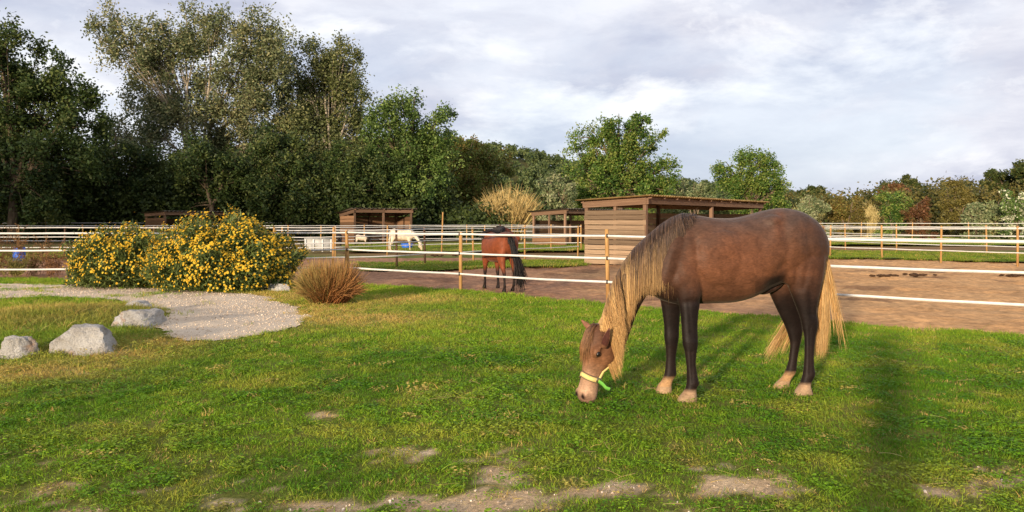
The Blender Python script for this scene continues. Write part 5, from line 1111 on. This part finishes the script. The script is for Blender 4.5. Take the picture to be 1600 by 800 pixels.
# ---- ponies farther off, in their own frame (x forward, z up, withers height 1)
GT = [(-.565, .84, .74, .05), (-.54, .92, .67, .12), (-.47, .985, .59, .175), (-.36, 1.01, .54, .20), (-.22, .975, .50, .205), (-.05, .945, .475, .205), (.12, .955, .47, .195), (.25, .995, .47, .17), (.35, .98, .49, .145), (.42, .90, .53, .11), (.47, .80, .60, .06)]
def pony(name, label, loc, head_rz, H, neck, poll, Ldir, Fdir, coat, shift=(0, 0, 0, 0), tail_dx=(0, 0), seed=1, vox=0.02, mane_col=None, tail_col=None, fat=1.0, turn=0.0):
    t = thing(name, label, 'pony' if 'pony' in label else 'horse', (loc[0], loc[1], 0.0), head_rz); parts = []; Z = np.array([0, 0, 1.]); X = np.array([1., 0, 0]); Yv = np.array([0, 1., 0])
    parts.append(loft(smooth_st([(np.array([x, 0, (a+b)/2]), Z*(a-b)/2, Yv*w*fat) for x, a, b, w in GT], 3), 20))
    hind = [(-.56, -.28, .74, .085, .085), (-.555, -.29, .62, .095, .08), (-.53, -.35, .50, .10, .06), (-.53, -.42, .40, .10, .042), (-.555, -.455, .33, .10, .032), (-.545, -.47, .28, .10, .027), (-.535, -.48, .20, .10, .022), (-.53, -.475, .13, .10, .022), (-.535, -.465, .10, .10, .028), (-.51, -.455, .07, .10, .024), (-.51, -.42, .035, .10, .034), (-.515, -.40, .0, .10, .04)]
    fore = [(.16, .39, .64, .09, .07), (.19, .37, .52, .095, .055), (.23, .345, .42, .095, .042), (.25, .335, .33, .095, .034), (.25, .335, .29, .095, .034), (.262, .325, .23, .095, .024), (.265, .32, .15, .095, .022), (.258, .328, .10, .095, .028), (.268, .335, .07, .095, .024), (.268, .36, .035, .095, .034), (.262, .385, .0, .095, .04)]
    for S, sd, dx in ((hind, 1, shift[0]), (hind, -1, shift[1]), (fore, 1, shift[2]), (fore, -1, shift[3])):
        st = []
        for xb, xf, z, w, hw in S:
            k = np.clip((0.62-z)/0.62, 0, 1); st.append((np.array([(xb+xf)/2+dx*k, sd*w*fat, z]), X*(xf-xb)/2, Yv*hw))
        parts.append(loft(smooth_st(st, 2), 12))
    nbody = len(parts); st = []
    for (xc, zc, xu, zu, w) in neck: a = np.array([xc, 0, zc]); b = np.array([xu, 0, zu]); st.append(((a+b)/2, (a-b)/2, Yv*w))
    parts.append(loft(smooth_st(st, 3), 14))
    O = np.array(poll, float); L = np.array(Ldir, float); L /= np.linalg.norm(L); Fr = np.array(Fdir, float); Fr -= L*(Fr@L); Fr /= np.linalg.norm(Fr); S = np.cross(L, Fr)
    parts += head_parts(O, L, Fr, S, 0.42, 0.68)
    for s in (1, -1): b = O+S*s*0.035+Fr*0.02; parts.append(ear_part(b, b-L*0.11+S*s*0.03+Fr*0.02, Fr+S*s*0.5, 0.026))
    def tw(V):                                          # swing neck and head sideways
        V = np.array(V, float); k = np.clip((V[..., 0]-0.30)/0.25, 0, 1)*turn; dx = V[..., 0]-0.30; V2 = V.copy(); V2[..., 0] = 0.30+dx*np.cos(k)-V[..., 1]*np.sin(k); V2[..., 1] = dx*np.sin(k)+V[..., 1]*np.cos(k); return V2
    if turn: parts = [(tw(V) if i >= nbody else V, F) for i, (V, F) in enumerate(parts)]
    me = fuse('body', [(V*H, F) for V, F in parts], vox*H, 4); V = coords(me)/H; set_col(me, coat(V)); ob('body', me, M['coat'], t)
    rs = np.random.default_rng(seed); K = 7; tt = np.linspace(0, 1, K)
    if tail_col:
        n = 340; r = np.array([-.56, 0, .88])+rs.normal(size=(n, 3))*np.array([.012, .022, .02]); m1 = np.array([-.63+tail_dx[0]*.35, tail_dx[1]*.4, .66])+rs.normal(size=(n, 3))*np.array([.02, .04, .04]); e = np.array([-.60+tail_dx[0], tail_dx[1], .16])+rs.normal(size=(n, 3))*np.array([.03, .05, .09])
        P = r[:, None]*((1-tt)**2)[None, :, None]+m1[:, None]*(2*tt*(1-tt))[None, :, None]+e[:, None]*(tt**2)[None, :, None]; c = lerp(tail_col[0], tail_col[1], rs.random(n))[:, None]*np.ones((1, K, 1)); V_, F_, C_ = hairs(P*H, 0.006*H*np.ones((n, 1))*np.array([1, 1, 1, 1, .9, .6, .2]), c); ob('tail', mk_mesh('tail', V_, F_, C_, True), M['hair'], t)
    if mane_col:
        n = 420; cr = np.array([(a, b) for a, b, _, _, _ in neck]); hw = np.array([q[4] for q in neck]); s = rs.uniform(0.1, len(cr)-1.001, n); i = s.astype(int); f = (s-i)[:, None]; r = cr[i]*(1-f)+cr[i+1]*f; w = hw[i]; sd = np.where(rs.random(n) < 0.6, 1, -1)
        P = np.stack([r[:, 0, None]+0.02*tt*rs.normal(size=(n, 1)), sd[:, None]*(w[:, None]+0.02)*np.minimum(1, tt*2.2), r[:, 1, None]+0.015-0.20*tt**1.3*rs.uniform(0.5, 1.1, (n, 1))], -1); P = tw(P); c = lerp(mane_col[0], mane_col[1], rs.random(n))[:, None]*np.ones((1, K, 1)); V_, F_, C_ = hairs(P*H, 0.005*H*np.ones((n, 1))*np.array([1, 1, 1, 1, .9, .6, .2]), c); ob('mane', mk_mesh('mane', V_, F_, C_, True), M['hair'], t)
    for s in (1, -1): pe = tw(O+L*.42*.325+Fr*.04+S*s*.062)*H; V_, F_ = ellipsoid(pe, (L*.014*H, Fr*.011*H, S*.01*H)); ob('eye', mk_mesh('eye', V_, F_, None, True), M['eye'], t)
    return t
def bay_coat(V):
    z = V[:, 2]; x = V[:, 0]; nz = vnoise(x*9+3, V[:, 1]*9+z*5, 1.0, 161); c = lerp(lin(116, 60, 36), lin(84, 45, 31), np.clip((z-0.86)/0.14+(nz-.5), 0, 1)); c = lerp(c, lin(30, 22, 20), np.clip((0.42-z)/0.12+(nz-.5)*.4, 0, 1)); c = lerp(c, lin(44, 28, 24), np.clip((x-0.62)/0.15, 0, 1)); return c
GRZ = [(.26, .99, .36, .52, .13), (.40, .93, .48, .60, .10), (.56, .80, .55, .55, .085), (.68, .62, .62, .46, .075), (.76, .47, .68, .36, .068), (.80, .38, .72, .28, .06)]
UPN = [(.26, 1.0, .38, .56, .13), (.40, 1.02, .50, .64, .10), (.55, 1.045, .62, .72, .085), (.68, 1.07, .73, .80, .075), (.76, 1.085, .80, .85, .068), (.80, 1.09, .84, .88, .06)]
bx, by = (777-800)/FOC*16.25, 16.25
pony('horse', 'bay horse with black tail seen from behind in the dirt paddock', (bx, by), math.atan2(0.90, -0.40), 1.215, UPN, (.82, 0, 1.05), (0.55, -0.75, -0.5), (0.6, -0.1, 0.8), bay_coat, (-.10, .06, .02, -.10), (-.03, -.17), 162, 0.018, (lin(20, 15, 14), lin(38, 28, 25)), (lin(14, 11, 11), lin(30, 24, 22)), 1.12, -0.75)
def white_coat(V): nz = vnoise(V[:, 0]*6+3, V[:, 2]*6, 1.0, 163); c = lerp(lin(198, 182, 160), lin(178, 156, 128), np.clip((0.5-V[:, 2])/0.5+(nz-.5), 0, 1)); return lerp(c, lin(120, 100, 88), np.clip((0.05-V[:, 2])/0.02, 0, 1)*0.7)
x, y = G(630, 392.5); pony('horse', 'white pony grazing behind the fences, in front of the brown shelter', (x, y), -0.12, 1.08, GRZ, (.79, 0, .36), (.12, 0, -.9), (.95, 0, .1), white_coat, (.04, -.05, -.03, .05), (0, 0), 164, 0.02, (lin(214, 200, 180), lin(236, 226, 210)), (lin(206, 190, 168), lin(234, 222, 204)), 1.1)
def pied(V): return lerp(lin(190, 172, 152), lin(30, 24, 22), np.clip((np.maximum(V[:, 0]-0.40, 0.42-V[:, 2]))/0.08, 0, 1))
x, y = G(566, 384.5); pony('horse', 'tiny pale pony with black head and legs left of the white pony', (x, y), -0.05, 0.66, GRZ, (.79, 0, .36), (.12, 0, -.9), (.95, 0, .1), pied, (.04, -.05, -.03, .05), (0, 0), 165, 0.028, (lin(26, 20, 18), lin(50, 40, 36)), (lin(40, 32, 30), lin(80, 66, 56)), 1.15)
def blackc(V): return lerp(lin(28, 22, 22), lin(44, 36, 34), vnoise(V[:, 0]*8, V[:, 2]*8, 1, 166))
x, y = G(527, 384.5); pony('horse', 'tiny black pony behind the pale trough', (x, y), 2.2, 0.72, GRZ, (.79, 0, .36), (.12, 0, -.9), (.95, 0, .1), blackc, (.04, -.05, -.03, .05), (0, 0), 167, 0.03, (lin(20, 16, 16), lin(36, 30, 28)), (lin(20, 16, 16), lin(36, 30, 28)), 1.15)

# ------------------------------------------------------------------ the photographer, whose shadow lies on the lawn
def photographer():
    t = thing('person', 'person in dark clothes behind the viewpoint, whose long shadow crosses the lawn', 'person', (-0.17, -0.42, 0.02)); Z = np.array([0, 0, 1.]); X = np.array([1., 0, 0]); Yv = np.array([0, 1., 0]); parts = []
    parts.append(loft(smooth_st([(np.array([0, y_, z]), X*w, Yv*d) for z, w, d, y_ in ((.80, .15, .10, 0), (.90, .175, .115, 0), (1.0, .16, .105, 0), (1.12, .155, .10, 0), (1.28, .185, .115, 0), (1.40, .19, .105, 0), (1.46, .12, .08, 0), (1.50, .06, .06, .01), (1.56, .055, .06, .02))], 3), 20))
    parts.append(loft(smooth_st([(np.array([0, y_, z]), X*w, Yv*d) for z, w, d, y_ in ((1.52, .04, .05, .05), (1.55, .06, .08, .05), (1.60, .072, .092, .04), (1.66, .077, .10, .03), (1.71, .07, .09, .03), (1.745, .045, .06, .03), (1.755, .015, .02, .03))], 3), 16))
    parts.append(ellipsoid((0, .135, 1.615), (X*.014, Yv*.02, Z*.025)))
    for s in (-1, 1):
        parts.append(loft(smooth_st([(np.array([s*x_, y_, z]), X*w, Yv*d) for x_, y_, z, w, d in ((.09, 0, .90, .085, .10), (.095, 0, .75, .08, .088), (.10, 0, .55, .065, .07), (.105, .005, .47, .058, .065), (.11, -.01, .33, .055, .062), (.115, -.02, .15, .04, .045), (.12, -.02, .07, .042, .055), (.125, .02, .04, .048, .11), (.13, .04, .0, .05, .13))], 2), 12))
        sh = np.array([s*.20, 0, 1.40]); el = np.array([s*.27, .12, 1.16]); wr = np.array([s*.09+.10, .36, 1.40])
        parts.append(loft(smooth_st([(sh-(sh-el)*0.0, X*.055, Yv*.06), ((sh+el)/2, X*.048, Yv*.052), (el, X*.042, Z*.042), ((el+wr)/2, X*.038, Z*.038), (wr, X*.028, Z*.028)], 2), 12)); parts.append(ellipsoid(wr+(0, .03, .03), (X*.035, Yv*.03, Z*.05)))
        for k in range(4): parts.append(loft([(wr+np.array([-s*.01*k*0, .05, .0+.02*k]), X*.009, Z*.009), (wr+np.array([-s*.04, .062, .0+.02*k]), X*.008, Z*.009), (wr+np.array([-s*.06, .05, .0+.02*k]), X*.007, Z*.008)], 8))
    me = fuse('body', parts, 0.011, 3); V = coords(me); z = V[:, 2]; c = np.tile(np.array(lin(40, 46, 66)), (len(V), 1)); c[z < .95] = lin(44, 44, 48); c[z < .06] = lin(30, 26, 24); c[(z > 1.475) & (np.abs(V[:, 0]) < .12)] = lin(196, 150, 122); hair = (z > 1.56) & (np.abs(V[:, 0]) < .12) & ((V[:, 1] < .06) | (z > 1.69)); c[hair] = lin(50, 36, 28); c[(V[:, 1] > .345) & (z > 1.34)] = lin(196, 150, 122)
    set_col(me, c); ob('body', me, mat_vcol('person_cloth', 0.85, 0.2), t)
    for s in (-1, 1): V_, F_ = ellipsoid((s*.032, .122, 1.64), (X*.012, Yv*.008, Z*.008)); ob('eye', mk_mesh('eye', V_, F_, None, True), M['eye'], t)
    mb = MB(); mb.box((-0.075, -0.06, 1.43), (0.075, -0.052, 1.50)); o = mb.build('phone', M['black']); tag(o, 'black phone held up by the person behind the viewpoint', 'phone')
photographer()
SC.cycles.max_bounces = 4; SC.cycles.diffuse_bounces = 2; SC.cycles.glossy_bounces = 2; SC.cycles.transmission_bounces = 4; SC.cycles.transparent_max_bounces = 4
